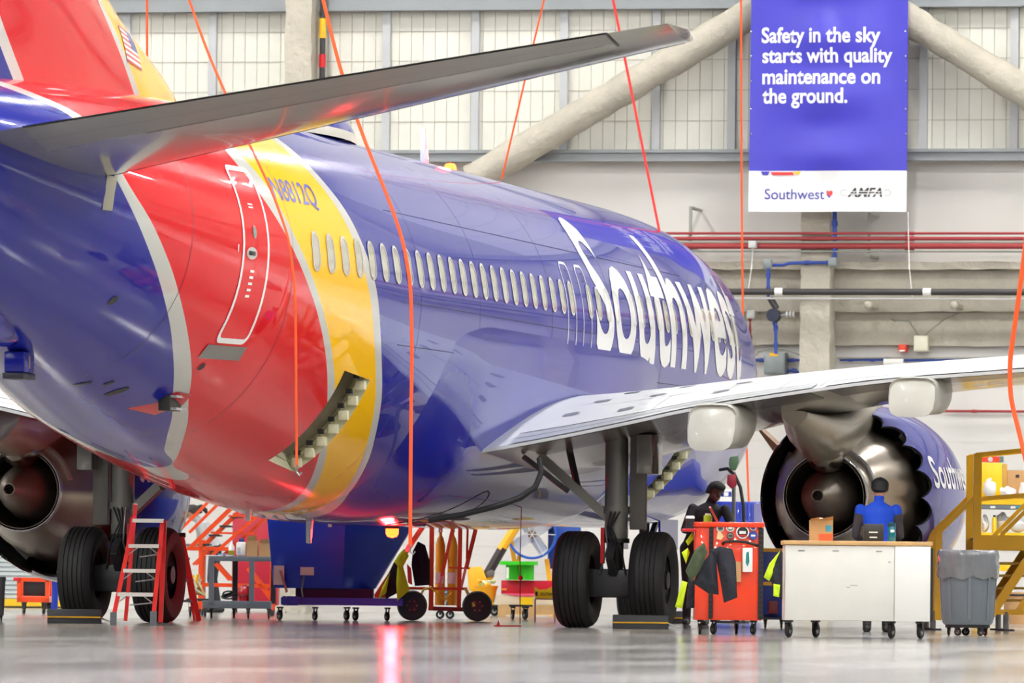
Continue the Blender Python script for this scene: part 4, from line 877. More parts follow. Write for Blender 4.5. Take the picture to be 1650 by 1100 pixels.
def bag(u, v, y, rx, rz, label, seed):
    e = on_rack('plastic_bag', u, v, y, label, 'bag', ); m = MB(); r = random.Random(seed); n, mm = 14, 9; vs = []
    for j in range(mm+1):
        t = -math.pi/2+math.pi*j/mm
        for i in range(n):
            p = 2*math.pi*i/n; q = 1+r.uniform(-.16, .16); z = max(.002, rz*k*(math.sin(t)*.9+.9)*.55*q); vs.append((rx*k*math.cos(t)*math.cos(p)*q, .16*math.cos(t)*math.sin(p)*q, z))
    m.raw(vs, [(j*n+i, j*n+(i+1) % n, (j+1)*n+(i+1) % n, (j+1)*n+i) for j in range(mm) for i in range(n)]).build('film', BAGM, e, angle=50); MB().tube([(0, 0, rz*k), (.01, 0, rz*k*1.1)], .02, 6).build('knot', BAGM, e)
bag(1593, 803, .02, 11, 30, 'white bagged part on the upper rack tray, leftmost', 1); bag(1622, 803, .05, 13, 18, 'white bagged part on the upper rack tray below the carton', 2); bag(1652, 803, .05, 12, 26, 'white bagged part on the upper rack tray, at the picture edge', 3)
bag(1587, 858, .2, 7, 26, 'grey-white bagged part on the second rack tray, leftmost', 4); bag(1616, 858, .3, 12, 30, 'crumpled bagged part in the middle of the second rack tray', 5); bag(1640, 858, .12, 14, 24, 'crumpled bagged part on the second rack tray, at the picture edge', 6)
e = on_rack('spray_can', 1601, 858, .02, 'yellow can standing among the bags on the second rack tray', 'can'); MB().lathe([(0, .001), (4*k, .001), (4*k, 22*k), (2*k, 25*k), (0, 25*k)], n=14).build('body', RKY, e); MB().lathe([(2.2*k, 24*k), (2*k, 28*k), (0, 28*k)], n=12).build('nozzle', BLACK, e)
e = on_rack('drum', 1635, 1005.9, -.35, 'tan fibre drum standing under the access stairs', 'drum'); MB().lathe([(0, 0.005), (20*k, .005), (21*k, 20*k), (20*k, 48*k), (21*k, 48*k), (21*k, 52*k), (0, 52*k)], n=26).build('shell', CARD, e); MB().lathe([(21.4*k, 46*k), (21.4*k, 49*k)], n=26).build('band', DKSTEEL, e)
# --- blue crate stack seen between cabinet and bench, blue tug behind the cabinet
bc = Item('blue_crate', 1246, 1012, 'blue plastic crate with yellow straps behind the tool cabinet', 'crate'); k = bc.k
MB().box(bc.X(1228), bc.X(1268), 0, .5, .1, bc.Z(884)).build('body', M('crate_blue', (36, 58, 150), .4), bc.o, bevel=.02)
for v in (886, 940): bc.box('strap', YELLOW, 1228, 1262, v-3, v+3, -.012, 0)
bc.box('pallet_base', DKSTEEL, 1226, 1268, 990, 998, 0, .5); bc.box('fuse_box', M('dull_red', (130, 40, 40), .5), 1238, 1252, 968, 988, -.12, 0, .005)
for u in (1234, 1260): caster(bc.o, bc.X(u), .2, 7*k, bc.Z(998))
bt = Item('blue_container', 1195, 1001, 'bright blue ribbed container standing behind the tool cabinet', 'container'); k = bt.k
bt.box('body', M('container_blue', (52, 80, 214), .4, coat=.2), 1150, 1226, 808, 990, 0, .8, .01)
for u in range(1154, 1224, 6): bt.box('rib', M('container_blue', (52, 80, 214)), u, u+2, 811, 836, -.012, 0)
bt.box('end_panel', M('pale_blue', (150, 150, 200), .4), 1213, 1226.5, 810, 990, -.014, -.002)
for u in (1160, 1215): caster(bt.o, bt.X(u), .3, 7*k, bt.Z(990))
sg = empty('notice_sign', W(1170, 800, .03), 0, 'small blue and white notice on the wall behind the hose', 'sign'); kw = 1/104.
MB().box(-10*kw, 10*kw, -.02, 0, -8*kw, 12*kw).build('board', WHITE, sg); MB().box(-9*kw, 9*kw, -.022, -.02, 0, 8*kw).build('print', BLUEP, sg); MB().box(-3*kw, 4*kw, -.024, -.022, 1*kw, 7*kw).build('symbol', WHITE, sg)
ho = Item('air_hose', 1197, 1004, 'black air hose with green and red couplings rising beside the nose', 'hose'); k = ho.k
ho.tube('hose', BLACK, [(1198, 1004, 0), (1198, 940, 0), (1198, 860, 0), (1196, 815, 0), (1191, 785, 0), (1182, 766, 0), (1170, 755, 0), (1158, 757, .1)], .022)
ho.poly('valve', M('valve_green', (70, 100, 70), .5), [(1174, 736), (1187, 734), (1188, 745), (1183, 758), (1174, 757), (1172, 746)], -.06, .06, .01); ho.poly('coupling', M('coupling_red', (140, 14, 40), .5), [(1170, 765), (1183, 764), (1185, 782), (1177, 788), (1169, 780)], -.05, .05, .012)
ho.tube('stand_pole', STEEL, [(1181, 1004, .15), (1181, 760, .15)], .025); MB().cyl((ho.X(1181), .15, 0), (ho.X(1181), .15, .03), .22, n=20).build('stand_base', DKSTEEL, ho.o)
# --- wheel chocks
def chock(u, vc, w, label, y=0.):
    c = Item('wheel_chock', u, vc, label, 'chock', 'rubber wheel chocks at the main wheels'); k = c.k; h = w/2*k
    MB().prism([(y-.11, 0), (y+.11, 0), (y+.05, .155), (y-.07, .155)], -h, h).build('block', M('chock_rubber', (38, 40, 44), .6), c.o, (0, 0, 0), math.pi/2, bevel=.01)
    MB().box(-h, h, y-.108, y-.088, .062, .078).build('reflective_stripe', M('stripe_gold', (210, 160, 20), .4), c.o); 
    MB().tube([(h, 0, .06), (h+.08, -.02, .03), (h+.16, .02, .02)], .01, 6).build('pull_rope', LTGREY, c.o)
chock(1032, 1013, 90, 'rubber chock with a gold stripe behind the outboard starboard wheel'); chock(120, 1004, 86, 'rubber chock with a gold stripe behind the outboard port wheel')
chock(1070, 1004, 74, 'rubber chock with a gold stripe ahead of the starboard wheels')
# --- red step ladder by the port gear
ld = Item('step_ladder', 232, 1007, 'red fibreglass step ladder with white steps at the port main gear', 'ladder'); k = ld.k
LR = M('ladder_red', (226, 40, 40), .4, coat=.3)
ld.bar('front_rail', LR, (214, 832), (186, 992), .045, .1, -.35); ld.bar('front_rail', LR, (259, 838), (250, 990), .045, .1, -.35)
ld.bar('rear_rail', LR, (215, 812), (199, 1000), .04, .14, .4); ld.bar('rear_rail', LR, (262, 838), (258, 1002), .05, .12, .1)
for k_, (u0, u1, v) in enumerate(((211, 261, 838), (206, 255, 879), (199, 251, 919), (191, 248, 957))):
    t = (v-838)/155; y = .1-.45*t; s_ = ld.box('step' if k_ else 'top_cap', M('step_white', (226, 226, 222), .4), u0, u1, v-2.5, v+3.5, y-.06, y+.06)
    if k_:
        ld.bar('step_brace', ALU, (u0+15, v+3), (u0-1, v+15), .012, y-.03); ld.bar('step_brace', ALU, (u1-15, v+3), (u1+1, v+15), .012, y-.03)
        ld.bar('rear_bar', ALU, (u0+16, v+18), (u1-6, v+14), .015, .2+.1*t)
for u, v in ((186, 992), (250, 990)): MB().box(ld.X(u)-.035, ld.X(u)+.03, -.42, -.3, 0.0, ld.Z(v-6)).build('rubber_foot', GREY, ld.o)
l2 = Item('step_ladder', 305, 999.5, 'second red step ladder partly hidden behind the port inboard wheel', 'ladder'); k = l2.k
l2.bar('front_rail', LR, (292, 865), (321, 999.5), .06, -.1); l2.bar('front_rail', LR, (287, 865), (312, 999.5), .03, .25); l2.bar('rear_rail', LR, (288, 862), (272, 999.5), .05, .3); MB().box(l2.X(286), l2.X(297), -.12, .1, l2.Z(866), l2.Z(858)).build('top_cap', BLACK, l2.o, bevel=.01)
for v in (900, 935, 968): l2.bar('step', ALU, (297+(v-865)*.2, v), (283-(v-865)*.1, v), .03, .1)
# --- far left: orange cart, blue bin, grey bin, roller shutter
oc = Item('orange_cart', 52, 989, 'small orange shop cart near the far left wall', 'cart'); k = oc.k
oc.box('deck', ORANGE, 27, 79, 960, 970, 0, .5, .004)
for y in (0, .48):
    for u in (30, 76): oc.bar('post', ORANGE, (u, 932), (u, 965), .05, y)
    oc.bar('rail', ORANGE, (22, 933), (79, 934), .05, y)
oc.box('equipment_case', STK, 36, 71, 936, 959.8, .1, .4, .01); oc.box('handle', RED, 21, 34, 930, 936, -.05, .05, .01)
for u, y in ((38, .05), (70, .05), (75, .4)): caster(oc.o, oc.X(u), y, 9*k, oc.Z(970), .2)
bb = Item('blue_bin', 86, 987, 'blue lidded bin beside the orange cart', 'bin'); k = bb.k
MB().lathe([(0, 4*k), (7*k, 4*k), (8.5*k, 48*k), (0, 48*k)], n=20).build('body', BLUEP, bb.o); MB().lathe([(9*k, 47*k), (9*k, 52*k), (0, 56*k)], n=20).build('lid', BLUEP, bb.o); MB().lathe([(0, 0.004), (7.5*k, .004), (7.5*k, 4*k), (0, 4*k)], n=20).build('base_ring', BLACK, bb.o)
gb = Item('grey_bin', -6, 1001, 'dark grey bin at the left picture edge', 'bin'); k = gb.k
MB().lathe([(0, 10*k), (12*k, 10*k), (14*k, 70*k), (0, 70*k)], n=24).build('body', M('bin_dark', (72, 70, 74), .5), gb.o); MB().lathe([(14.6*k, 66*k), (14.6*k, 72*k), (12*k, 72*k)], n=24).build('rim', M('bin_dark', (72, 70, 74)), gb.o)
for t in (0, 120, 240): caster(gb.o, 8*k*math.cos(t*D), 8*k*math.sin(t*D), 5*k, 10*k)
sh = tag(MB().box(wx(-40, 940), wx(110, 940), YW-.05, YW, wz(972, 50), wz(915, 50)+.4).build('door_1', M('shutter_grey', (188, 196, 196), .5)), kind='structure')
for q in range(12):
    z = wz(972, 50)+.07*q; MB().box(wx(-40, 940), wx(110, 940), YW-.06, YW-.05, z, z+.012).build('slat', GREY, sh)
tag(MB().box(XL, wx(150, 960), YW-.12, YW, .03, .14).build('trim_11', M('kerb_yellow', (222, 180, 20), .5)), kind='structure')
# --- grey utility cart with its load
uc = Item('utility_cart', 388, 996, 'grey two-shelf utility cart beside the blue hopper', 'cart'); k = uc.k; UG = M('cart_grey', (98, 106, 112), .4)
uc.box('top_shelf', UG, 336, 436, 896, 904, -.05, .5, .005); uc.box('bottom_shelf', UG, 326, 436, 968, 980, -.05, .5, .005)
for u, y in ((340, -.03), (405, -.03), (376, .46), (438, .46)): uc.bar('post', UG if y < 0 else DKSTEEL, (u, 900), (u, 972), .065, y)
for u, y in ((400, .0), (433, .0), (340, .1), (375, .4)): caster(uc.o, uc.X(u), y, 7.5*k, uc.Z(980))
def on_uc(name, u, y, label, cat, v=896): return empty(name, uc.o.matrix_basis @ Vector((uc.X(u), y, uc.Z(v)+.001)), TH, label, cat)
for u, w, h, lb in ((405, 9, 26, 'brown cardboard carton with a raised flap on the utility cart'), (426, 10, 22, 'low brown carton at the right end of the utility cart')):
    e = on_uc('carton', u, .1, lb, 'box'); MB().box(-w*k, w*k, -.1, .15, 0, h*k).build('carton', CARD, e); MB().raw([(-w*k, -.1, h*k), (w*k, -.1, h*k), (w*k*.6, -.17, h*k*1.3), (-w*k*.7, -.16, h*k*1.25)], [(0, 1, 2, 3)]).build('flap', WOOD, e)
e = on_uc('white_jug', 387, .12, 'white plastic jug with a blue trigger on the utility cart', 'jug'); MB().box(-8*k, 8*k, -.07, .07, 0, 23*k).build('body', WHITE, e, bevel=.025); MB().box(-4*k, 4*k, -.04, .04, 23*k, 29*k).build('trigger', M('trigger_blue', (40, 50, 120), .4), e, bevel=.01); MB().box(-6*k, -1*k, -.075, -.069, 4*k, 14*k).build('label', LTGREY, e)
e = on_uc('spray_bottle', 372, -.02, 'slim spray bottle with a yellow label on the utility cart', 'bottle'); MB().lathe([(0, 0), (5*k, 0), (5*k, 14*k), (2*k, 20*k), (2*k, 24*k), (0, 24*k)], n=14).build('body', WHITE, e); MB().box(-5*k, 5*k, -5.2*k, -4*k, 2*k, 9*k).build('label', M('label_olive', (150, 140, 30), .5), e)
e = on_uc('papers', 352, .1, 'stack of papers lying at the left end of the utility cart', 'papers'); MB().box(-22*k, 6*k, -.14, .1, 0, .012).build('sheet', WHITE, e); MB().box(-2*k, 18*k, -.12, .08, .012, .03).build('folder', M('folder_blue', (120, 140, 180), .5), e)
e = on_uc('red_hood', 394, .1, 'red bell-shaped hood on the lower shelf of the utility cart', 'hood', 968); MB().lathe([(0, 0), (10*k, 0), (10*k, 8*k), (12*k, 9*k), (12*k, 16*k), (8*k, 24*k), (0, 27*k)], n=22).build('shell', M('gloss_red', (190, 20, 34), .25, coat=.5), e); MB().lathe([(12.4*k, 8*k), (12.4*k, 11*k)], n=22).build('rim', M('dull_red', (130, 40, 40)), e)
e = on_uc('cable_coil', 367, .1, 'coil of black cable on the lower shelf of the utility cart', 'cable', 968)
for q in range(4): MB().tube([((11-q*.7)*k*math.cos(t*D), .05+.1*math.sin(t*D), (7+q*1.5)*k+4*k*math.sin(t*D+q)) for t in range(0, 361, 20)], 1.3*k, 6).build('cable_loop', BLACK, e)
# --- orange maintenance stairs with red bin behind
om = Item('maintenance_stairs', 360, 992, 'orange steel maintenance stairs behind the utility cart', 'stairs'); k = om.k
for y, du in ((0, 0), (.8, 14)):
    om.bar('stringer', ORANGE, (306+du, 882), (383+du, 806), .06, y); om.bar('handrail', ORANGE, (285+du, 858), (342+du, 800), .04, y); om.bar('stringer', ORANGE, (340+du, 895), (430+du, 815), .045, y)
    om.bar('base_rail', ORANGE, (310, 942), (440, 943), .05, y); om.bar('mid_rail', ORANGE, (300, 884), (368, 884), .05, y); om.bar('upper_rail', ORANGE, (366+du, 831), (430, 831), .025, y); om.bar('lower_rail', ORANGE, (338, 858), (408, 859), .025, y)
    om.bar('brace', ORANGE, (346, 908), (370, 934), .05, y); om.bar('brace', ORANGE, (398, 915), (437, 965), .05, y); om.bar('brace', ORANGE, (310, 910), (333, 888), .035, y)
    om.bar('post', ORANGE, (322, 870), (322, 984), .05, y); om.bar('post', ORANGE, (437, 815), (437, 984), .05, y)
    for u in (322, 437): caster(om.o, om.X(u), y, 6*k, om.Z(982))
for q in range(5): om.box('tread', DKSTEEL, 318+q*17, 336+q*17, 876-q*15, 879-q*15, 0, .8)
rb = Item('red_bin', 412, 986, 'large red steel bin behind the orange maintenance stairs', 'bin'); k = rb.k
MB().box(rb.X(373), rb.X(447), 0, .9, .1, rb.Z(826)).build('body', M('bin_red', (176, 16, 44), .45), rb.o, bevel=.02); rb.box('hazard_label', WHITE, 397, 424, 818, 828, -.03, .02)
for u in (400, 412): rb.box('label_print', RED, u, u+6, 820, 826, -.034, -.03)
hz = rb.box('hazard_strip', YELLOW, 427, 444, 820, 828, -.03, .02)
for q in range(3): rb.poly('hazard_bar', BLACK, [(430+q*5, 828), (432+q*5, 828), (430+q*5, 820), (428+q*5, 820)], -.034, -.03)
for u in (380, 440): caster(rb.o, rb.X(u), .2, 7*k, .1)
# small trolley with yellow hoses under the stairs
yt = Item('hose_trolley', 318, 993, 'small trolley heaped with yellow hoses under the maintenance stairs', 'trolley'); k = yt.k
yt.box('deck', DKSTEEL, 300, 336, 964, 968, 0, .5)
rnd = random.Random(9)
for q in range(6): yt.tube('hose', YELLOW if q % 2 else M('pale_hose', (210, 200, 170), .5), [(302+rnd.uniform(0, 30), 962-rnd.uniform(0, 40), .1+.05*q) for _ in range(5)], .02)
for u in (306, 330): caster(yt.o, yt.X(u), .1, 8*k, yt.Z(968))
# --- blue hopper on its wheeled frame
bh = Item('blue_hopper', 548, 1000, 'blue tipping hopper on a wheeled frame under the fuselage', 'hopper'); k = bh.k
HB = M('hopper_blue', (14, 64, 205), .4, coat=.3); HB2 = M('hopper_blue', (10, 50, 168))
m = MB(); P_ = lambda u, v, y: (bh.X(u), y, bh.Z(v))
front = [(426, 815), (555, 815), (548, 948), (440, 948)]
vs = [P_(426, 815, 0), P_(556, 815, -.05), P_(551, 948, .0), P_(440, 948, .05), P_(680, 815, .5), P_(602, 948, .35), P_(426, 815, 1.3), P_(680, 815, 1.4), P_(440, 948, 1.1), P_(602, 948, 1.1)]
m.raw(vs, [(0, 1, 2, 3), (1, 4, 5, 2), (4, 7, 9, 5), (6, 7, 4, 1, 0), (6, 8, 9, 7), (0, 3, 8, 6), (3, 2, 5, 9, 8)]).build('tub', HB, bh.o, bevel=.01)
bh.box('rim', HB, 424, 558, 812, 818, -.07, -.04); bh.box('label', WHITE, 440, 457, 912, 943, -.012, .03); bh.box('label', WHITE, 483, 505, 914, 927, -.012, .03); bh.box('label', WHITE, 527, 533, 842, 849, -.05, .0)
bh.box('chassis', HB, 452, 648, 963, 975, .05, .15); bh.box('chassis', HB, 452, 648, 963, 975, .9, 1.0); bh.box('cross_member', M('blue_dark', (12, 26, 90), .5), 475, 600, 948, 964, .2, .9); bh.box('hitch_plate', HB, 455, 480, 961, 976, -.02, .05)
bh.bar('latch_lever', STEEL, (451, 920), (462, 955), .03, -.05); bh.tube('latch_rod', STEEL, [(489, 928, -.03), (486, 950, -.05), (488, 962, -.02)], .012)
for u in (461, 482): 
    for q in range(6): MB().lathe([(.014, -.004), (.014, .004)], (bh.X(u), -.03, bh.Z(957+q*6)), (1, 0, 0) if q % 2 else (0, 1, 0), 8).build('chain_link', STEEL, bh.o)
for u, y, r in ((450, .1, 9), (507, .1, 8), (556, .8, 9), (572, .2, 9), (622, .7, 8)): caster(bh.o, bh.X(u), y, r*k*.95, bh.Z(978), .5)
# --- orange cylinder trolley with two big wheels
ot = Item('cylinder_trolley', 710, 1000, 'red-orange gas cylinder trolley with two large black wheels', 'trolley'); k = ot.k; OT = M('trolley_orange', (214, 58, 28), .4, coat=.3)
for y in (0, .5):
    ot.bar('upright', OT, (694, 838), (694, 982), .055, y); ot.bar('upright', OT, (740, 838), (739, 982), .05, y); ot.bar('brace', OT, (605, 962), (686, 838), .06, y)
    ot.bar('brace', OT, (730, 840), (711, 928), .04, y); ot.bar('brace', OT, (768, 838), (750, 915), .05, y); ot.bar('brace', OT, (752, 838), (751, 900), .025, y); ot.bar('cross_rail', OT, (620, 948), (752, 948), .035, y); ot.bar('base_rail', M('trolley_dark', (130, 30, 30), .5), (690, 980), (772, 982), .05, y)
    ot.bar('cross_rail', OT, (722, 914), (756, 915), .02, y)
    ot.bar('damper', STEEL, (711, 928), (707, 950), .03, y); ot.bar('damper', STEEL, (749, 915), (742, 948), .03, y)
ot.box('foot_plate', OT, 603, 626, 958, 964, 0, .5); ot.box('top_plate', OT, 688, 772, 838, 842, 0, .5)
wheel_me = MB().lathe([(.08, -.06), (.14, -.065), (.17, -.07), (.185, -.05), (.19, 0), (.185, .05), (.17, .07), (.14, .065), (.08, .06)], (0, 0, 0), (0, 1, 0), 36).mesh('wheel', BLACK)
for u, y in ((664, -.15), (769, -.12)):
    w_ = link('wheel', wheel_me, ot.o, (ot.X(u), y, .19)); MB().lathe([(0, -.05), (.13, -.05), (.13, .05), (0, .05)], (0, 0, 0), (0, 1, 0), 24).build('hub', M('hub_dark', (58, 34, 40), .5), w_)
    for q in range(6): MB().cyl((.06*math.cos(q*60*D), -.056, .06*math.sin(q*60*D)), (.06*math.cos(q*60*D), -.05, .06*math.sin(q*60*D)), .008, n=8).build('wheel_bolt', STEEL, w_)
ot.tube('axle', STEEL, [(664, 976, -.15), (664, 976, .5)], .02); ot.tube('axle', STEEL, [(769, 976, -.12), (769, 976, .5)], .02)
ot.tube('hose', YELLOW, [(676, 962, -.1), (682, 950, -.1), (694, 946, -.1), (706, 958, -.1), (716, 966, -.1), (728, 955, -.1)], .014); ot.tube('hose', M('tan_hose', (196, 150, 60), .5), [(750, 948, -.12), (756, 960, -.14), (762, 972, -.16), (764, 976, -.18)], .02)
for q, (u, lb) in enumerate(((708, 'tall yellow gas cylinder on the orange trolley, left'), (728, 'tall yellow gas cylinder on the orange trolley, right'))):
    e = empty('gas_cylinder', ot.o.matrix_basis @ Vector((ot.X(u), .25, ot.Z(975))), TH, lb, 'cylinder'); h = 118*k
    MB().lathe([(0, 0), (8*k, 0), (8*k, h*.82), (5*k, h*.92), (2.5*k, h*.95), (2.5*k, h)], n=18).build('shell', M('cylinder_yellow', (228, 160, 30), .4), e); MB().lathe([(3.5*k, h), (3.5*k, h*1.06), (0, h*1.06)], n=12).build('valve', CHROME, e); MB().box(-7*k, 6*k, -8.4*k, -7.7*k, h*.3, h*.45).build('label', WHITE, e)
hang('safety_vest', 'lime and pink safety vest draped over the slanted rail of the orange trolley', 640, 1001, [('panel', LIME, [(650, 884), (658, 895), (646, 918), (634, 905), (642, 892)], -.14), ('panel', LIME, [(640, 905), (648, 910), (660, 950), (640, 968), (638, 940)], -.14), ('panel', LIME, [(624, 930), (628, 922), (622, 955), (610, 965), (616, 945)], -.14), ('pink_panel', M('hi_vis_pink', (255, 60, 80), .6), [(655, 908), (662, 915), (664, 942), (657, 938)], -.13), ('lining', DARKCLOTH, [(634, 905), (648, 906), (640, 955), (622, 965), (618, 940)], -.09)], 'vest', dp=.03)
hang('dark_jacket', 'dark jacket hung between the uprights of the orange trolley', 676, 1000.5, [('body', DARKCLOTH, [(672, 872), (684, 878), (692, 905), (692, 942), (668, 944), (662, 910), (664, 888)], -.06)])
# --- yellow leaning tow bar, yellow parts tub on a dolly
tw = Item('tow_bar', 800, 990, 'yellow and black tow bar leaning up behind the trolley', 'tow bar'); k = tw.k; TY = M('towbar_yellow', (240, 172, 20), .4)
tw.tube('tube', TY, [(778, 945), (790, 925)], 7*k); tw.tube('tube', TY, [(806, 886), (836, 838)], 7.5*k); tw.tube('black_band', M('towbar_black', (44, 36, 34), .5), [(782, 930), (809, 882)], 7.6*k)
tw.poly('foot', TY, [(752, 915), (775, 912), (785, 935), (770, 960), (755, 950)], -.1, .1, .02); tw.poly('pad', M('pad_grey', (96, 90, 84), .6), [(782, 922), (792, 917), (797, 922), (795, 929), (784, 930)], -.1, .1, .015); tw.bar('leg', TY, (765, 950), (760, 990), .06); tw.bar('leg', TY, (782, 940), (800, 990), .05, .2)
tw.bar('tie_rod', STEEL, (752, 914), (776, 916), .02)
yb = Item('yellow_tub', 783, 992, 'yellow tub of rags and loose parts on white-wheeled casters', 'tub'); k = yb.k
MB().lathe([(0, 22*k), (13*k, 22*k), (18*k, 46*k), (19*k, 46*k), (19*k, 49*k), (0, 44*k)], n=22).build('tub', TY, yb.o); rnd = random.Random(5)
for q in range(9): MB().ball((rnd.uniform(-12, 12)*k, rnd.uniform(-10, 10)*k, (48+rnd.uniform(0, 8))*k), 5*k, 4*k, 3.5*k, 8, 5).build('rag', [M('rag_cream', (220, 214, 180), .8), M('rag_green', (170, 190, 140), .8), TY][q % 3], yb.o)
yb.box('dolly', DKSTEEL, 764, 806, 974, 977, -.2, .2)
for u in (768, 797): caster(yb.o, yb.X(u), 0, 8*k, yb.Z(977), 1.2, WHITE)
cr = Item('hose_crate', 722, 997, 'crate of blue and cream hoses low on the orange trolley', 'crate'); k = cr.k
cr.box('tray', M('crate_steel', (110, 100, 96), .5), 698, 748, 978, 984, .02, .45); rnd = random.Random(12)
for q in range(8): cr.tube('hose', M('blue_hose', (90, 150, 190), .5) if q % 2 else M('cream_hose', (210, 190, 140), .6), [(702+rnd.uniform(0, 42), 976-rnd.uniform(0, 36), .1+.03*q) for _ in range(4)], .016)
for u in (709, 725): caster(cr.o, cr.X(u), .05, 7*k, cr.Z(982), 1.4, WHITE)
# --- fan, cable spool, red crate, pallet
fn = Item('drum_fan', 866, 990, 'large blue drum fan on a yellow stand beyond the port of the starboard wheel', 'fan'); tag(fn.o, 'large blue drum fan on a yellow stand behind the starboard gear'); k = fn.k; FB = M('fan_blue', (20, 90, 190), .35, coat=.4)
cx_, cz_ = fn.X(856), fn.Z(861)
MB().lathe([(38*k, -.25), (40*k, -.24), (40*k, .25), (38*k, .25), (36*k, .22), (36*k, -.22)], (cx_, .1, cz_), (0, 1, 0), 40, closed=True).build('drum', FB, fn.o)
for q in range(4): 
    t = q*90*D+.6; MB().bar((cx_, .1, cz_), (cx_+33*k*math.cos(t), .1, cz_+33*k*math.sin(t)), .16, .02, up=(.5, 1, 0)).build('blade', LTGREY, fn.o)
MB().lathe([(0, -.1), (7*k, -.09), (7*k, .1), (0, .1)], (cx_, .1, cz_), (0, 1, 0), 18).build('hub', M('hub_bronze', (120, 90, 76), .4, .5), fn.o)
for q in range(6): t = q*60*D; MB().bar((cx_, -.16, cz_), (cx_+38*k*math.cos(t), -.16, cz_+38*k*math.sin(t)), .012).build('guard_wire', LTGREY, fn.o)
fn.box('motor_housing', M('fan_blue_dark', (24, 66, 150), .4), 882, 935, 832, 916, .3, .9, .03)
for u in (822, 826): pass
fn.bar('stand_leg', TY, (822, 872), (828, 905), .07, .1); fn.bar('stand_leg', TY, (836, 895), (822, 990), .06, .1); fn.bar('stand_leg', TY, (880, 900), (893, 990), .07, .1); fn.bar('stand_base', TY, (815, 988), (905, 988), .04, .1); fn.bar('stand_leg', TY, (900, 905), (930, 990), .07, .5)
gs = Item('cable_spool', 835, 993, 'bright green cable spool on top of the red crate', 'spool'); k = gs.k; GR = M('spool_green', (52, 200, 24), .45)
gs.o.location.z = 0
MB().cyl((0, .25, gs.Z(910)), (0, .25, gs.Z(904)), 31*k, n=32).build('flange', GR, gs.o); MB().cyl((-10*k, .25, gs.Z(934)), (-10*k, .25, gs.Z(910)), 11*k, n=20).build('drum', GR, gs.o); MB().cyl((13*k, .25, gs.Z(934)), (13*k, .25, gs.Z(910)), 12*k, n=20).build('drum', GR, gs.o); MB().box(-20*k, -16*k, .0, .1, gs.Z(932), gs.Z(914)).build('label', WHITE, gs.o)
pl = Item('wooden_pallet', 850, 994, 'wooden pallet under the red crate behind the starboard gear', 'pallet'); k = pl.k
for q in range(5): pl.box('deck_board', WOOD, 802, 905, 975, 979, .0+.2*q, .15+.2*q)
for q in range(3): pl.box('bearer', WOOD, 802, 905, 979, 989, .0+.42*q, .1+.42*q)
for q in range(3): pl.box('bottom_board', WOOD, 802+q*45, 815+q*45, 989, 994, 0, .95)
rc = Item('red_crate', 850, 993, 'red crate with a ragged pink lower edge standing on the pallet', 'crate'); k = rc.k
rc.box('crate', M('crate_red', (206, 10, 40), .45), 807, 905, 935, 957, .05, .9, .006); rc.poly('torn_edge', M('crate_pink', (240, 90, 120), .6), [(807, 956), (905, 956), (905, 959), (870, 958), (850, 961), (830, 960), (815, 957)], .03, .06); rc.box('sack', M('white_sack', (222, 205, 175), .7), 800, 905, 958, 974.5, .05, .85, .02); rc.box('stripe', RKY, 838, 858, 962, 974.6, .03, .05)
rc.box('label', M('label_orange', (250, 150, 60), .5), 808, 816, 948, 951, .035, .05)
bg_ = Item('yellow_tool_bag', 878, 1001, 'yellow tool bag with dark lettering propped against the red crate', 'bag'); k = bg_.k
bg_.poly('bag', M('bag_yellow', (248, 212, 20), .55), [(860, 945), (868, 950), (880, 949), (896, 942), (898, 964), (862, 964)], .0, .12, .008); flat_text('SOUTHWEST', bg_.X(870.5), bg_.Z(959.5), 28*k, 5*k, -.004, STK, bg_.o, .01); bg_.box('buckle', STK, 862, 866, 953, 960, -.01, .0)
bg_.bar('bag_stand', STEEL, (862, 966), (862, 1001), .02); bg_.bar('bag_stand', STEEL, (894, 966), (894, 1001), .02); bg_.box('bag_stand', STEEL, 861, 896, 964, 966, 0, .12)
dl = Item('dolly', 838, 998, 'flat dolly with a big swivel caster in front of the pallet', 'dolly'); k = dl.k
dl.box('deck', DKSTEEL, 820, 858, 974, 977, -.2, .1); caster(dl.o, dl.X(846), -.05, 9*k, dl.Z(977), .4); caster(dl.o, dl.X(826), .0, 8*k, dl.Z(977), .2)
rs = Item('floor_anchor', 820, 1009, 'low red anchor plate on the floor beside the starboard gear', 'anchor'); k = rs.k
rs.box('plate', RED, 796, 840, 1007, 1009, -.12, .12); rs.poly('lug', RED, [(800, 1007), (803, 998), (806, 1007)], -.02, .02)
# ------------------------------------------------------------------ satellite radome on the crown
m = MB(); R1 = [0, .25, .5, .75, 1]; nA = 24
vs = []
for j in range(9):
    f = j/8; h = .40*f; sc = math.sqrt(max(0.0, 1-(f*.985)**2.6))
    for i in range(nA):
        t = 2*math.pi*i/nA; vs.append((.62*sc*math.cos(t), -23.6+2.0*sc*math.sin(t), 5.24+h))
m.raw(vs, [(j*nA+i, j*nA+(i+1) % nA, (j+1)*nA+(i+1) % nA, (j+1)*nA+i) for j in range(2, 8) for i in range(nA)]+[tuple(range(8*nA, 9*nA))]).build('radome', BLUEJ, fuselage, angle=60)
m2 = MB().raw([(x*1.01, y, z) for x, y, z in vs[:3*nA]], [(j*nA+i, j*nA+(i+1) % nA, (j+1)*nA+(i+1) % nA, (j+1)*nA+i) for j in range(2) for i in range(nA)]).build('radome_skirt', M('skirt_beige', (206, 202, 186), .4), fuselage, angle=60)
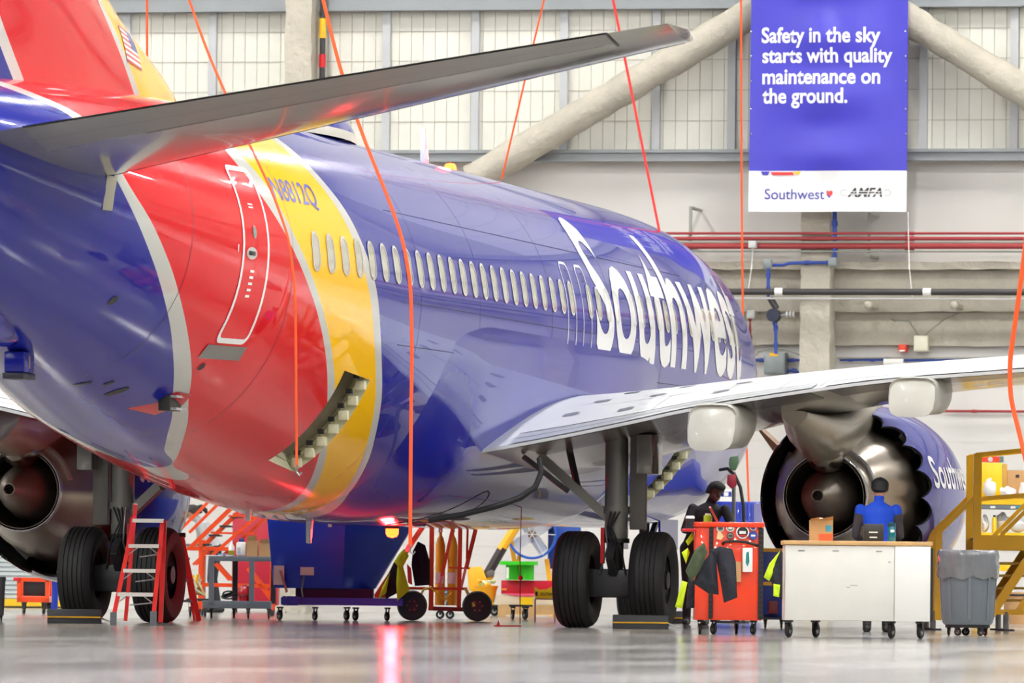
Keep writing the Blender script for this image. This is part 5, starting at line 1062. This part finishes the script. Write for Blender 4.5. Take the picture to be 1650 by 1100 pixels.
# ------------------------------------------------------------------ things on the end wall
BY = YW-1.15
bn = empty('banner', bp(1336, 341, y=BY), 0, 'blue hanging banner with a white safety slogan over a white logo strip', 'banner')
bl0 = bn.location.copy()
def BL(u, v): p = bp(u, v, y=BY)-bl0; return p.x, p.z
bx0, bx1 = BL(1208, 170)[0], BL(1461.5, 170)[0]; bzt = BL(1336, -70)[1]; bzm = BL(1336, 275)[1]
def ripple(x, z):
    t = (z-bzm)/(bzt-bzm); f = math.exp(-((x+.02)/.55)**2)
    return -.035*math.sin(x*3.1+.6*z)-.03*f*math.sin(7*z+2)-.02*math.sin(9*x+1.2*z)*(.4+.6*max(0, t))
def sheet(x0, x1, z0, z1, nx, nz, off=0.):
    m = MB(); g = [[(x0+(x1-x0)*i/nx, z0+(z1-z0)*j/nz+(.0)) for i in range(nx+1)] for j in range(nz+1)]
    for sgn, o in ((1, 0.), (-1, .006)):
        vs = [(x, ripple(x, z)+off+o, z) for r in g for x, z in r]
        m.raw(vs, [(j*(nx+1)+i, j*(nx+1)+i+1, (j+1)*(nx+1)+i+1, (j+1)*(nx+1)+i) for j in range(nz) for i in range(nx)])
    return m
sheet(bx0, bx1, bzm, bzt, 30, 40).build('blue_sheet', M('banner_blue', (62, 58, 178), .38, var=.04, scale=2), bn, clean=False)
sheet(bx0, bx1, 0.0, bzm, 30, 10).build('white_strip', M('banner_white', (226, 226, 226), .45), bn, clean=False)
MB().cyl((bx0, 0, bzt), (bx1, 0, bzt), .025).build('hanging_rod', STEEL, bn)
for x in (bx0+.05, bx1-.05): MB().tube([(x, 0, bzt), (x, 0, ZC-bl0.z)], .008, 6).build('hanging_cord', WHITE, bn)
def btext(s, u0, v0, u1, v1, mat, bold, shear=0.):
    x0, z1 = BL(u0, v0); x1, z0 = BL(u1, v1); bm = text_fit(s, x1-x0, z1-z0, bold, shear=shear)
    for kx in range(1, int((x1-x0)/.1)+1): bmesh.ops.bisect_plane(bm, geom=bm.verts[:]+bm.edges[:]+bm.faces[:], plane_co=(kx*.1, 0, 0), plane_no=(1, 0, 0))
    for v in bm.verts: x, z = x0+v.co.x, z0+v.co.y; v.co = Vector((x, ripple(x, z)-.008, z))
    return bm_done(bm, 'lettering', mat, bn)
BW = M('banner_text', (232, 232, 236), .5, var=.01)
btext('Safety in the sky', 1227, 44, 1418, 76, BW, .022); btext('starts with quality', 1228, 77, 1437, 108, BW, .022); btext('maintenance on', 1228, 112, 1418, 135, BW, .022); btext('the ground.', 1228, 142, 1366, 174, BW, .022)
btext('Southwest', 1232, 304, 1328, 321, M('logo_blue', (58, 62, 150), .5), .004); btext('AMFA', 1366, 302.5, 1422, 317.5, STK, .03, .3)
def bquad(pts, name, mat, off=.008):
    vs = [];
    for u, v in pts: x, z = BL(u, v); vs.append((x, ripple(x, z)-off, z))
    MB().raw(vs, [tuple(range(len(vs)))]).build(name, mat, bn, clean=False)
bquad([(1226, 276), (1240, 276), (1237, 282), (1229, 282)], 'print_bar', M('banner_blue', (62, 58, 178)), .011); bquad([(1241, 277), (1277, 277), (1279, 282), (1244, 282)], 'print_bar', M('logo_red', (226, 60, 60), .5), .011); bquad([(1278, 276), (1290, 276), (1287, 281), (1281, 281)], 'print_bar', M('logo_yellow', (250, 196, 60), .5), .011)
bquad([(1331, 308), (1333, 306), (1336, 308), (1339, 306), (1342, 309), (1341, 313), (1336, 319), (1332, 314)], 'logo_heart', M('logo_red', (226, 60, 60))); bquad([(1331, 312), (1334, 313), (1338, 317), (1336, 319), (1332, 314)], 'logo_heart', M('logo_blue', (58, 62, 150)), .011)
WR = M('logo_grey', (188, 188, 186), .5)
for cu, d_ in ((1360, -1), (1430, 1)):
    ring = [(cu+6.5*math.cos(t*D)*1.0, 310.5+6*math.sin(t*D)) for t in range(40, 321, 20)]; rin = [(cu+4.5*math.cos(t*D), 310.5+4*math.sin(t*D)) for t in range(320, 39, -20)]
    q = ring+rin
    if d_ > 0: q = [(2*cu-a, b) for a, b in q][::-1]
    n_ = len(ring); vs = []
    for u, v in q: x, z = BL(u if d_ < 0 else u, v); vs.append((x, ripple(x, z)-.007, z))
    MB().raw(vs, [(i, i+1, 2*n_-2-i, 2*n_-1-i) for i in range(n_-1)]).build('logo_wrench', WR, bn, clean=False)
for v in (308, 312): bquad([(1368, v), (1420, v), (1420, v+1.2), (1368, v+1.2)], 'logo_line', M('banner_white', (226, 226, 226)), .012)
for v in (50, 90, 130, 175, 215):
    for u in (1210, 1459): x, z = BL(u, v); MB().cyl((x, ripple(x, z)-.01, z), (x, ripple(x, z)+.0, z), .012, n=10).build('eyelet', CHROME, bn)
# pipes and conduits: each run is a thing
PR = M('pipe_red', (150, 44, 48), .45); PG = M('pipe_grey', (140, 142, 132), .5); PB = M('conduit_blue', (38, 66, 150), .45); PK = M('pipe_black', (52, 50, 50), .5)
def pipe(pts, r, mat, label, off=.12, name='wall_pipe', cat='pipe'):
    P = [W(u, v, off) for u, v in pts]; o = empty(name, (0, 0, 0), 0, label, cat); o.location = P[0]; P = [p-P[0] for p in P]
    MB().tube(P, r, 8).build('run', mat, o)
    d = (P[-1]-P[0]).normalized(); L_ = (P[-1]-P[0]).length; n_ = max(2, int(L_/2.2))
    for q in range(n_):
        c = P[0].lerp(P[1], (q+.5)/n_) if len(P) == 2 else P[min(q, len(P)-1)]
        MB().cyl(c-d*.04, c+d*.04, r*1.35, n=10).build('coupling', mat, o)
    return o
for v, r, mt, lb in ((380, .02, PR, 'thin red pipe along the wall, uppermost of the bundle'), (388.5, .03, PR, 'red pipe second from the top of the wall bundle'), (394.5, .02, PG, 'grey conduit between the red pipes of the wall bundle'), (400.5, .045, PR, 'thickest red pipe of the wall bundle'), (409, .015, PG, 'grey conduit lowest in the wall bundle')):
    z = W(1500, v).z; o = empty('wall_pipe', (XL+.5, YW-.82, z), 0, lb, 'pipe'); MB().cyl((0, 0, 0), (XR-XL-1, 0, 0), r, n=10).build('run', mt, o)
    for q in range(20): MB().cyl((2+q*4.1, 0, 0), (2.14+q*4.1, 0, 0), r*1.4, n=10).build('coupling', WHITE if q % 3 == 0 else mt, o)
for u, v0, v1, lb in ((1112, 334, 402, 'steel channel bracket carrying the wall pipes, beside the nose'), (1400, 344, 414, 'steel channel bracket carrying the wall pipes, under the banner')):
    p = W(u, v1, .8); o = empty('channel_bracket', p, 0, lb, 'bracket'); h = (v1-v0)/104; MB().box(-.022, .022, -.0, .03, 0, h).build('channel', PG, o); MB().box(-.02, .02, .03, .78, h-.04, h).build('arm', PG, o); MB().box(-.02, .02, .03, .78, 0, .03).build('arm', PG, o)
z = W(1500, 474.5).z; o = empty('sprinkler_main', (XL+.5, YW-.95, z), 0, 'long black sprinkler main crossing in front of the ledge beam', 'pipe'); MB().cyl((0, 0, 0), (XR-XL-1, 0, 0), .05, n=12).build('run', PK, o)
for u in (1255, 1494): x = W(u, 474, .95).x-XL-.5; MB().cyl((x-.06, 0, 0), (x+.06, 0, 0), .062, n=12).build('band', WHITE, o)
MB().cyl((0, .0, -.1), (XR-XL-1, 0, -.1), .014, n=8).build('tracer_conduit', LTGREY, o)
pipe([(1345, 340), (1345, 420)], .035, PB, 'blue vertical conduit at the right of the central column', .8, 'conduit', 'conduit')
pipe([(1336, 423), (1300, 423), (1272, 424), (1262, 427), (1243, 427)], .025, PB, 'blue conduit stepping left from the column box', .8, 'conduit', 'conduit')
pipe([(1238, 432), (1238, 478)], .025, PB, 'short blue conduit dropping past the ledge beam', .93, 'conduit', 'conduit')
pipe([(1250, 515), (1250, 570)], .025, PB, 'blue conduit dropping into the large grey box', .85, 'conduit', 'conduit')
pipe([(1203, 580), (1236, 580)], .022, PB, 'blue conduit left of the large grey box', .1, 'conduit', 'conduit'); pipe([(1266, 580), (1303, 580)], .022, PB, 'blue conduit right of the large grey box', .1, 'conduit', 'conduit')
pipe([(1353, 579), (1424, 579)], .026, PB, 'blue conduit right of the central column', .1, 'conduit', 'conduit'); pipe([(1456, 580), (1640, 581)], .02, PB, 'blue conduit running to the right above the wing', .1, 'conduit', 'conduit')
pipe([(1267, 597), (1280, 597), (1290, 602)], .025, PB, 'bent blue conduit at the foot of the large grey box', .1, 'conduit', 'conduit')
pipe([(1353, 577), (1430, 576), (1560, 577), (1650, 573)], .012, PG, 'thin grey conduit above the blue conduit on the right', .14, 'conduit', 'conduit')
pipe([(1209, 513), (1209, 545), (1208, 612)], .025, PR, 'red vertical pipe beside the nose', .12); pipe([(1520, 662), (1720, 663)], .02, PR, 'thin red pipe low on the wall right of the engine', .1)
pipe([(1213, 402), (1211, 430), (1205, 472)], .008, WHITE, 'white cable hanging from the small wall box', .85, 'cable', 'cable'); pipe([(1463, 345), (1465, 430), (1470, 478)], .007, WHITE, 'thin white cord hanging below the banner corner', .95, 'cord', 'cord')
pipe([(1212, 576), (1225, 566), (1240, 562), (1262, 562), (1280, 568), (1302, 577)], .012, PG, 'grey conduit arching over the large grey box', .2, 'conduit', 'conduit')
pipe([(1440, 516), (1465, 518), (1480, 540)], .008, PG, 'grey cable looping down to the beige box', .15, 'cable', 'cable'); pipe([(1555, 500), (1520, 515), (1490, 540)], .006, PG, 'thin cable slanting to the beige box', .15, 'cable', 'cable')
def wbox(u0, v0, u1, v1, d, off, mat, name, label, cat, bits=()):
    p, q = W(u0, v1, off), W(u1, v0, off); o = empty(name, p, 0, label, cat); w, h = q.x-p.x, q.z-p.z
    MB().box(0, w, -d, off-.01 if off < .3 else 0, 0, h).build('enclosure', mat, o, bevel=.012); MB().box(.02, w-.02, -d-.012, -d, .02, h-.02).build('cover', mat, o, bevel=.004)
    for (a, b, c, e_, mm) in bits: MB().box(a*w, c*w, -d-.016, -d-.012, b*h, e_*h).build('label_plate', mm, o)
    return o
GB = M('enclosure_grey', (128, 136, 136), .45, .2); LB = M('enclosure_light', (196, 198, 196), .45)
wbox(1207, 388, 1220, 400, .08, .85, LB, 'junction_box', 'small white junction box on the red pipes', 'junction box'); wbox(1231, 418, 1245, 433, .1, .8, GB, 'junction_box', 'grey junction box at the left end of the stepped blue conduit', 'junction box'); wbox(1336, 415, 1350, 430, .1, .78, GB, 'junction_box', 'grey junction box at the edge of the central column', 'junction box')
wbox(1204, 500, 1217, 513, .08, .3, LB, 'junction_box', 'light grey junction box above the red vertical pipe', 'junction box'); wbox(1234, 568, 1268, 603, .18, .15, GB, 'junction_box', 'large grey electrical box with a yellow warning label', 'electrical box', [(.28, .82, .68, .97, YELLOW)])
wbox(1474, 541, 1497, 566, .12, .15, M('enclosure_beige', (212, 210, 190), .5), 'junction_box', 'beige box below the looping cables', 'electrical box'); wbox(1449, 555, 1462, 567, .1, .12, M('alarm_red', (220, 66, 40), .4), 'fire_alarm', 'small red fire alarm beside the beige box', 'alarm', [(.15, .05, .85, .25, WHITE)]); wbox(1424, 578, 1456, 588, .05, .12, WHITE, 'cable_cover', 'white cable cover between the blue conduits', 'cable cover')
o = empty('valve', W(1247, 508, .9), 0, 'dark blue valve assembly under the sprinkler main', 'valve'); MB().cyl((0, -.1, 0), (0, .1, 0), .1, n=18).build('body', M('valve_blue', (30, 34, 56), .5), o); MB().cyl((-.06, 0, .26), (.04, 0, .1), .05).build('neck', PK, o); MB().cyl((.1, 0, 0), (.3, 0, .02), .02).build('stem', STEEL, o)
for q in range(3): MB().lathe([(.045, -.008), (.045, .008), (.03, .008), (.03, -.008)], (.2+q*.05, 0, .015), (1, 0, 0), 10, closed=True).build('ring', LTGREY, o)
MB().cyl((0, 0, -.1), (.03, 0, -.16), .03).build('outlet', PB, o)
o = empty('sprinkler_riser', W(519, 140, .45), 0, 'dark riser pipe with a yellow band on the left column', 'pipe'); MB().cyl((0, 0, -.5), (0, 0, 3.5), .045, n=12).build('run', PK, o); MB().cyl((0, 0, .75), (0, 0, 1.05), .055, n=12).build('band', YELLOW, o); MB().cyl((0, 0, .3), (0, 0, .5), .055, n=12).build('band', RED, o)
for u, lb in ((1405, 'left bracket under the sprinkler main'), (1543, 'right bracket under the sprinkler main')):
    o = empty('pipe_bracket', W(u+4, 492, .35), 0, lb, 'bracket'); MB().box(-.05, .05, -.6, .2, -.04, .0).build('arm', FIRE, o); MB().ball((0, -.55, -.01), .07).build('clamp', FIRE, o)
# ------------------------------------------------------------------ orange straps hanging from the roof
STRAP = M('strap_orange', (246, 88, 28), .6, var=.05); STRAPR = M('strap_red', (236, 46, 40), .6)
def strap(pts, a, w, mat, label, hook=True):
    P = [bp(u, v, y=-a) for u, v in pts]
    d = (P[0]-P[1]).normalized(); P.insert(0, P[0]+d*((ZC-.9-P[0].z)/max(.2, d.z)))
    n = []; 
    for i in range(len(P)-1):
        for q in range(8): n.append(P[i].lerp(P[i+1], q/8))
    n.append(P[-1]); o = empty('hanging_strap', P[-1], 0, label, 'strap', 'straps hanging from the roof')
    # smooth the corners
    for _ in range(6): n = [n[0]]+[(n[i-1]+2*n[i]+n[i+1])/4 for i in range(1, len(n)-1)]+[n[-1]]
    n = [p-P[-1] for p in n]; MB().tube(n, w/2, 6, flat=.35).build('webbing', mat, o)
    if hook: MB().tube([(0, 0, .02), (.0, 0, -.05), (.03, 0, -.08), (.05, 0, -.05)], .01, 6).build('hook', STEEL, o)
strap([(237, -30), (237, 120), (237, 160)], 22, .03, STRAP, 'orange strap hanging behind the yellow fin edge')
strap([(516, -20), (548, 112), (585, 220), (630, 330), (650, 390), (662, 460), (664, 560), (662, 700), (661, 880)], 28.2, .042, STRAP, 'long orange strap bending down past the cabin windows')
strap([(298, -20), (332, 78), (365, 155), (400, 228), (440, 312), (466, 385), (476, 470), (477, 600), (478, 752)], 32.6, .028, STRAP, 'thin orange strap falling past the service door into the cargo opening')
strap([(879, -10), (855, 90), (808, 290)], 12.5, .026, STRAP, 'thin orange strap slanting to the crown behind the tailplane'); strap([(986, -10), (1008, 100), (1063, 375)], 8.0, .04, STRAPR, 'red-orange strap slanting down behind the tailplane tip')
strap([(1194, -10), (1195, 300), (1197, 520), (1201, 640), (1203, 720), (1207, 820)], -2.0, .036, STRAP, 'vertical orange strap hanging ahead of the nose')
strap([(1672, 200), (1652, 400), (1640, 490), (1627, 580), (1628, 640), (1643, 700), (1655, 750)], 26.5, .06, STRAP, 'broad orange strap hanging in front of the wing at the right edge')
cd_ = empty('mooring_rope', bp(838, 1007, z=0), 0, 'thin dark rope running from the floor anchor up to the wing root', 'rope'); q0 = cd_.location
MB().tube([p-q0 for p in (bp(838, 1007, z=0)+Vector((0, 0, .02)), bp(838, 900, y=q0.y-.1), bp(841, 790, y=q0.y-.3))], .006, 6).build('line', DKSTEEL, cd_); MB().ball((0, 0, .55), .03).build('toggle', RED, cd_)
# ------------------------------------------------------------------ people
SKIN = M('skin_light', (196, 140, 112), .55, var=.05, scale=20); SKIND = M('skin_dark', (92, 58, 46), .5, var=.05, scale=20); HAIR = M('hair_dark', (34, 26, 22), .7, var=.2, scale=60)
def person(name, u, vc, label, height, J, shirt, sleeve, trousers, skin, hair_mat, cap=False, turn=0., short=False, tail=False):
    """J: joints in units of a 1.75 m figure, x right, y away from the visitor, z up"""
    o, _ = stand(name, u, vc, label, 'person', None, turn); s = height/1.75
    V = {k_: Vector(v)*s for k_, v in J.items()}
    segs = []                                             # (p, q, r0, r1, material slot)
    m = MB()
    def limb(p, q, r0, r1, mi):
        p = V[p] if isinstance(p, str) else p; q = V[q] if isinstance(q, str) else q
        m.cyl(p, q, r0*s, r1*s, 14); m.ball(p, r0*s, n=12, m=8); m.ball(q, r1*s, n=12, m=8); segs.append((p, q, r0*s, r1*s, mi))
    # slots: 0 shirt 1 sleeve 2 trousers 3 skin 4 shoe
    side = (V['sh_r']-V['sh_l']).normalized(); up = (V['neck']-V['pelvis']).normalized(); fr = up.cross(side).normalized()
    def oval(c, a, b, mi, to=None):
        segs.append((c, c+up*.001, (a+b)/2*s, (a+b)/2*s, mi))
        n_ = 18; return [c+side*a*s*math.cos(2*math.pi*i/n_)+fr*b*s*math.sin(2*math.pi*i/n_) for i in range(n_)]
    rings = []
    for t, a, b, mi in ((-.06, .145, .1, 2), (.0, .17, .12, 2), (.14, .165, .115, 0), (.34, .155, .11, 0), (.55, .17, .125, 0), (.74, .19, .125, 0), (.88, .185, .11, 0), (.97, .11, .08, 0), (1.02, .07, .065, 0)):
        rings.append(oval(V['pelvis'].lerp(V['neck'], t), a, b, mi))
    n_ = 18; m.raw([p for r in rings for p in r], [(j*n_+i, j*n_+(i+1) % n_, (j+1)*n_+(i+1) % n_, (j+1)*n_+i) for j in range(len(rings)-1) for i in range(n_)]+[tuple(range(n_-1, -1, -1)), tuple(range((len(rings)-1)*n_, len(rings)*n_))])
    limb(V['neck']-up*.02*s, V['head']-up*.06*s, .058, .056, 3)
    hd = (V['head']-V['neck']).normalized(); f = V['face'].normalized() if 'face' in J else fr; f = (f-hd*f.dot(hd)).normalized(); sd = hd.cross(f)
    H0 = V['head']
    def hb(c, r): m.ball(c, r*s, n=14, m=10); segs.append((c, c+hd*.001, r*s, r*s, 3))
    hb(H0+hd*.045*s, .088); hb(H0+hd*.03*s-f*.02*s, .086); hb(H0-hd*.04*s+f*.025*s, .068); hb(H0-hd*.075*s+f*.045*s, .04)
    m.cyl(H0+f*.085*s+hd*.02*s, H0+f*.115*s-hd*.02*s, .009*s, .016*s, 8); segs.append((H0+f*.085*s, H0+f*.115*s, .015*s, .015*s, 3))
    for k_ in (-1, 1): m.ball(H0+sd*k_*.085*s, .018*s, .014*s, .03*s, 8, 6); segs.append((H0+sd*k_*.085*s, H0+sd*k_*.09*s, .02*s, .02*s, 3))
    for d_ in ('l', 'r'):
        limb('sh_'+d_, 'el_'+d_, .062, .046, 1)
        if short:                                         # sleeve ends above the elbow
            p = V['sh_'+d_].lerp(V['el_'+d_], .7); segs[-1] = (V['sh_'+d_], p, .066*s, .056*s, 1); segs.append((p, V['el_'+d_], .05*s, .046*s, 3))
        else:
            p = V['sh_'+d_].lerp(V['el_'+d_], .1); segs[-1] = (V['sh_'+d_], p, .066*s, .06*s, 0); segs.append((p, V['el_'+d_], .058*s, .046*s, 1))
        limb('el_'+d_, 'wr_'+d_, .045, .031, 3 if short else 1)
        a_ = (V['wr_'+d_]-V['el_'+d_]).normalized(); b_ = a_.cross(up).normalized() if abs(a_.dot(up)) < .95 else a_.cross(fr).normalized(); c_ = a_.cross(b_)
        w_ = V['wr_'+d_]; pal = w_+a_*.085*s
        for q in (-.03, -.01, .01, .03): limb(w_+b_*q*.5*s, pal+b_*q*s, .02, .017, 3)
        for q, ln in ((-.033, .062), (-.011, .075), (.011, .08), (.033, .07)):     # four fingers, curled
            k1 = pal+b_*q*s+a_*ln*.5*s-c_*.008*s; k2 = k1+a_*ln*.32*s-c_*.028*s; limb(pal+b_*q*s, k1, .0105, .0095, 3); limb(k1, k2, .0095, .0085, 3)
        th = w_+a_*.03*s-b_*.035*s; t1 = th+a_*.035*s-b_*.025*s-c_*.01*s; limb(th, t1, .013, .011, 3); limb(t1, t1+a_*.032*s-c_*.012*s, .011, .009, 3)
        limb('hip_'+d_, 'kn_'+d_, .092, .062, 2); limb('kn_'+d_, 'an_'+d_, .062, .05, 2)
        an = V['an_'+d_]; toe = an+Vector((fr.x, fr.y, 0)).normalized()*.17*s; toe.z = .035*s; heel = an-Vector((fr.x, fr.y, 0)).normalized()*.05*s; heel.z = .04*s
        limb(heel, toe, .045, .038, 4); limb(V['an_'+d_], heel.lerp(toe, .3), .05, .05, 4)
    me = m.mesh('body', [SKIN], clean=False)
    tmp = bpy.data.objects.new('body', me); COL.objects.link(tmp); md = tmp.modifiers.new('r', 'REMESH'); md.mode = 'VOXEL'; md.voxel_size = .011*s; md.use_smooth_shade = True
    sm = tmp.modifiers.new('s', 'SMOOTH'); sm.factor = .5; sm.iterations = 3
    dg = bpy.context.evaluated_depsgraph_get(); me2 = bpy.data.meshes.new_from_object(tmp.evaluated_get(dg)); bpy.data.objects.remove(tmp)
    me2.materials.clear()
    for mt in (shirt, sleeve, trousers, skin, M('shoe_black', (26, 24, 24), .5)): me2.materials.append(mt)
    sg_ = [(p, q-p, max(1e-9, (q-p).length_squared), r0, r1, mi) for p, q, r0, r1, mi in segs]
    for pl_ in me2.polygons:
        c = pl_.center; best = 1e9; bi = 0
        for p, d, l2, r0, r1, mi in sg_:
            t = (c-p).dot(d)/l2; t = 0 if t < 0 else 1 if t > 1 else t
            x = (c-p-d*t).length-(r0+(r1-r0)*t)
            if x < best: best = x; bi = mi
        pl_.material_index = bi; pl_.use_smooth = True
    link('body', me2, o)
    # hair or cap, eyes
    hm = MB(); n_ = 20; rows = []
    for j in range(8):
        t = j/7; 
        for i in range(n_):
            ph_ = 2*math.pi*i/n_; cx = math.cos(ph_); cy = math.sin(ph_)
            low = -.02-.06*max(0, -cy)**.5 if not cap else -.0-.035*max(0, -cy)
            if cy > .35: low = .055
            z = .145*math.cos(t*math.pi/2)**.6 if t < 1 else 0
            zz = low+(.138-low)*(1-t)**.55 if True else z; rr = math.sin(min(1, t*1.25)*math.pi/2)**.8
            rows.append(H0+sd*(.097*rr*cx*s)+f*((.108*rr*cy-.012)*s)+hd*(zz*s))
    hm.raw(rows, [(j*n_+i, j*n_+(i+1) % n_, (j+1)*n_+(i+1) % n_, (j+1)*n_+i) for j in range(7) for i in range(n_)])
    hm.build('cap' if cap else 'hair', hair_mat, o, clean=False, angle=60)
    if cap:
        bm_ = MB(); pts = []
        for i in range(9):
            a_ = -70*D+140*D*i/8; pts.append((math.sin(a_), math.cos(a_)))
        vs = [H0+sd*(.095*x*s)+f*((.09*y)*s)+hd*.055*s for x, y in pts]+[H0+sd*(.085*x*s)+f*((.09*y+.075)*s)+hd*.04*s for x, y in pts]
        bm_.raw(vs, [(i, i+1, 10+i, 9+i) for i in range(8)]).build('cap_peak', hair_mat, o, clean=False)
        hr = MB(); hr.ball(H0-f*.03*s-hd*.005*s, .09*s, .078*s, .045*s, 14, 8); hr.build('hair', HAIR, o)
    if tail:
        hm2 = MB(); c = H0-f*.1*s; hm2.tube([c+hd*.03*s, c-f*.05*s, c-f*.07*s-hd*.08*s, c-f*.05*s-hd*.16*s], [.025*s, .04*s, .035*s, .01*s], 10); hm2.build('ponytail', hair_mat, o, angle=60)
    for k_ in (-1, 1): MB().ball(H0+f*.087*s+sd*k_*.033*s+hd*.012*s, .011*s, n=8, m=6).build('eye', M('eye_dark', (30, 24, 22), .3), o)
    MB().tube([H0+f*.092*s-hd*.05*s+sd*x*s for x in (-.025, 0, .025)], .005*s, 6).build('mouth', M('lip', (140, 80, 74), .5), o)
    return o
STAND = dict(pelvis=(0, 0, .95), neck=(0, .02, 1.47), head=(0, .05, 1.60), sh_l=(-.185, .02, 1.40), sh_r=(.185, .02, 1.40), el_l=(-.26, .06, 1.12), el_r=(.26, .06, 1.12), wr_l=(-.2, .28, 1.0), wr_r=(.2, .28, 1.0),
             hip_l=(-.09, 0, .92), hip_r=(.09, 0, .92), kn_l=(-.1, .03, .5), kn_r=(.1, .03, .5), an_l=(-.11, 0, .09), an_r=(.11, 0, .09))
j1 = dict(STAND); j1.update(pelvis=(0, .0, .94), neck=(.0, .07, 1.43), head=(.015, .1, 1.585), sh_l=(-.2, .06, 1.36), sh_r=(.2, .06, 1.36), el_l=(-.25, .1, 1.07), el_r=(.25, .1, 1.07), wr_l=(-.14, .31, .99), wr_r=(.16, .31, .99), an_l=(-.12, -.03, .09), an_r=(.1, .1, .09), kn_l=(-.11, 0, .5), kn_r=(.1, .07, .5))
BLUESH = M('blue_tshirt', (10, 70, 200), .75, var=.06, scale=10); GREYSL = M('charcoal_sleeve', (66, 58, 62), .8, var=.1, scale=14); TROU = M('dark_trousers', (38, 38, 44), .85); CAPB = M('cap_black', (30, 30, 32), .7)
person('person', 1414, 1018, 'person in blue shirt with grey sleeves and black cap, back turned, behind the workbench', 1.72, j1, BLUESH, GREYSL, TROU, SKIN, CAPB, cap=True)
j2 = dict(STAND); j2.update(pelvis=(-.1, .1, .93), neck=(.06, -.0, 1.43), head=(.12, -.04, 1.57), face=(.55, -.8, -.3), sh_l=(-.14, .02, 1.37), sh_r=(.24, -.04, 1.36), el_l=(-.24, -.06, 1.12), el_r=(.34, -.1, 1.1), wr_l=(-.02, -.24, 1.05), wr_r=(.2, -.28, 1.07), hip_l=(-.2, .1, .9), hip_r=(.0, .1, .9), kn_l=(-.2, .06, .5), kn_r=(0, .06, .5), an_l=(-.2, .12, .09), an_r=(.02, .12, .09))
j2 = {(k_[:-1]+('r' if k_.endswith('_l') else 'l') if k_[-2:] in ('_l', '_r') else k_): v for k_, v in j2.items()}
BLK = M('black_shirt', (24, 24, 28), .75, var=.1, scale=12)
person('person', 1134, 1007, 'person in black leaning over the tool cabinet beside the landing gear', 1.8, j2, BLK, BLK, TROU, SKIND, M('hair_black', (16, 14, 14), .8))
j3 = dict(STAND); j3.update(pelvis=(.25, .0, .9), neck=(.02, .0, 1.32), head=(-.08, .0, 1.44), face=(-.85, -.2, -.5), sh_l=(.05, -.17, 1.26), sh_r=(.03, .17, 1.25), el_l=(.12, -.22, 1.0), el_r=(.0, .2, .98), wr_l=(-.12, -.22, .93), wr_r=(-.18, .12, .94), hip_l=(.25, -.09, .88), hip_r=(.25, .09, .88), kn_l=(.2, -.1, .48), kn_r=(.22, .1, .48), an_l=(.28, -.1, .09), an_r=(.3, .1, .09))
j3['sh_l'], j3['sh_r'] = (.05, -.17, 1.26), (.03, .17, 1.25)
GTS = M('grey_tshirt', (168, 170, 172), .8, var=.05, scale=10)
person('person', 318, 986, 'person in a grey T-shirt bending over a bench behind the orange stairs', 1.75, j3, GTS, GTS, TROU, SKIN, HAIR, short=True, tail=True)
# bench the person works at
wb2 = Item('steel_bench', 302, 989, 'low grey bench under the hands of the person in grey', 'bench'); wb2.box('top', UG, 270, 330, 876, 880, -.3, .3); 
for u in (273, 327):
    for y in (-.27, .27): wb2.bar('leg', UG, (u, 880), (u, 989), .04, y)
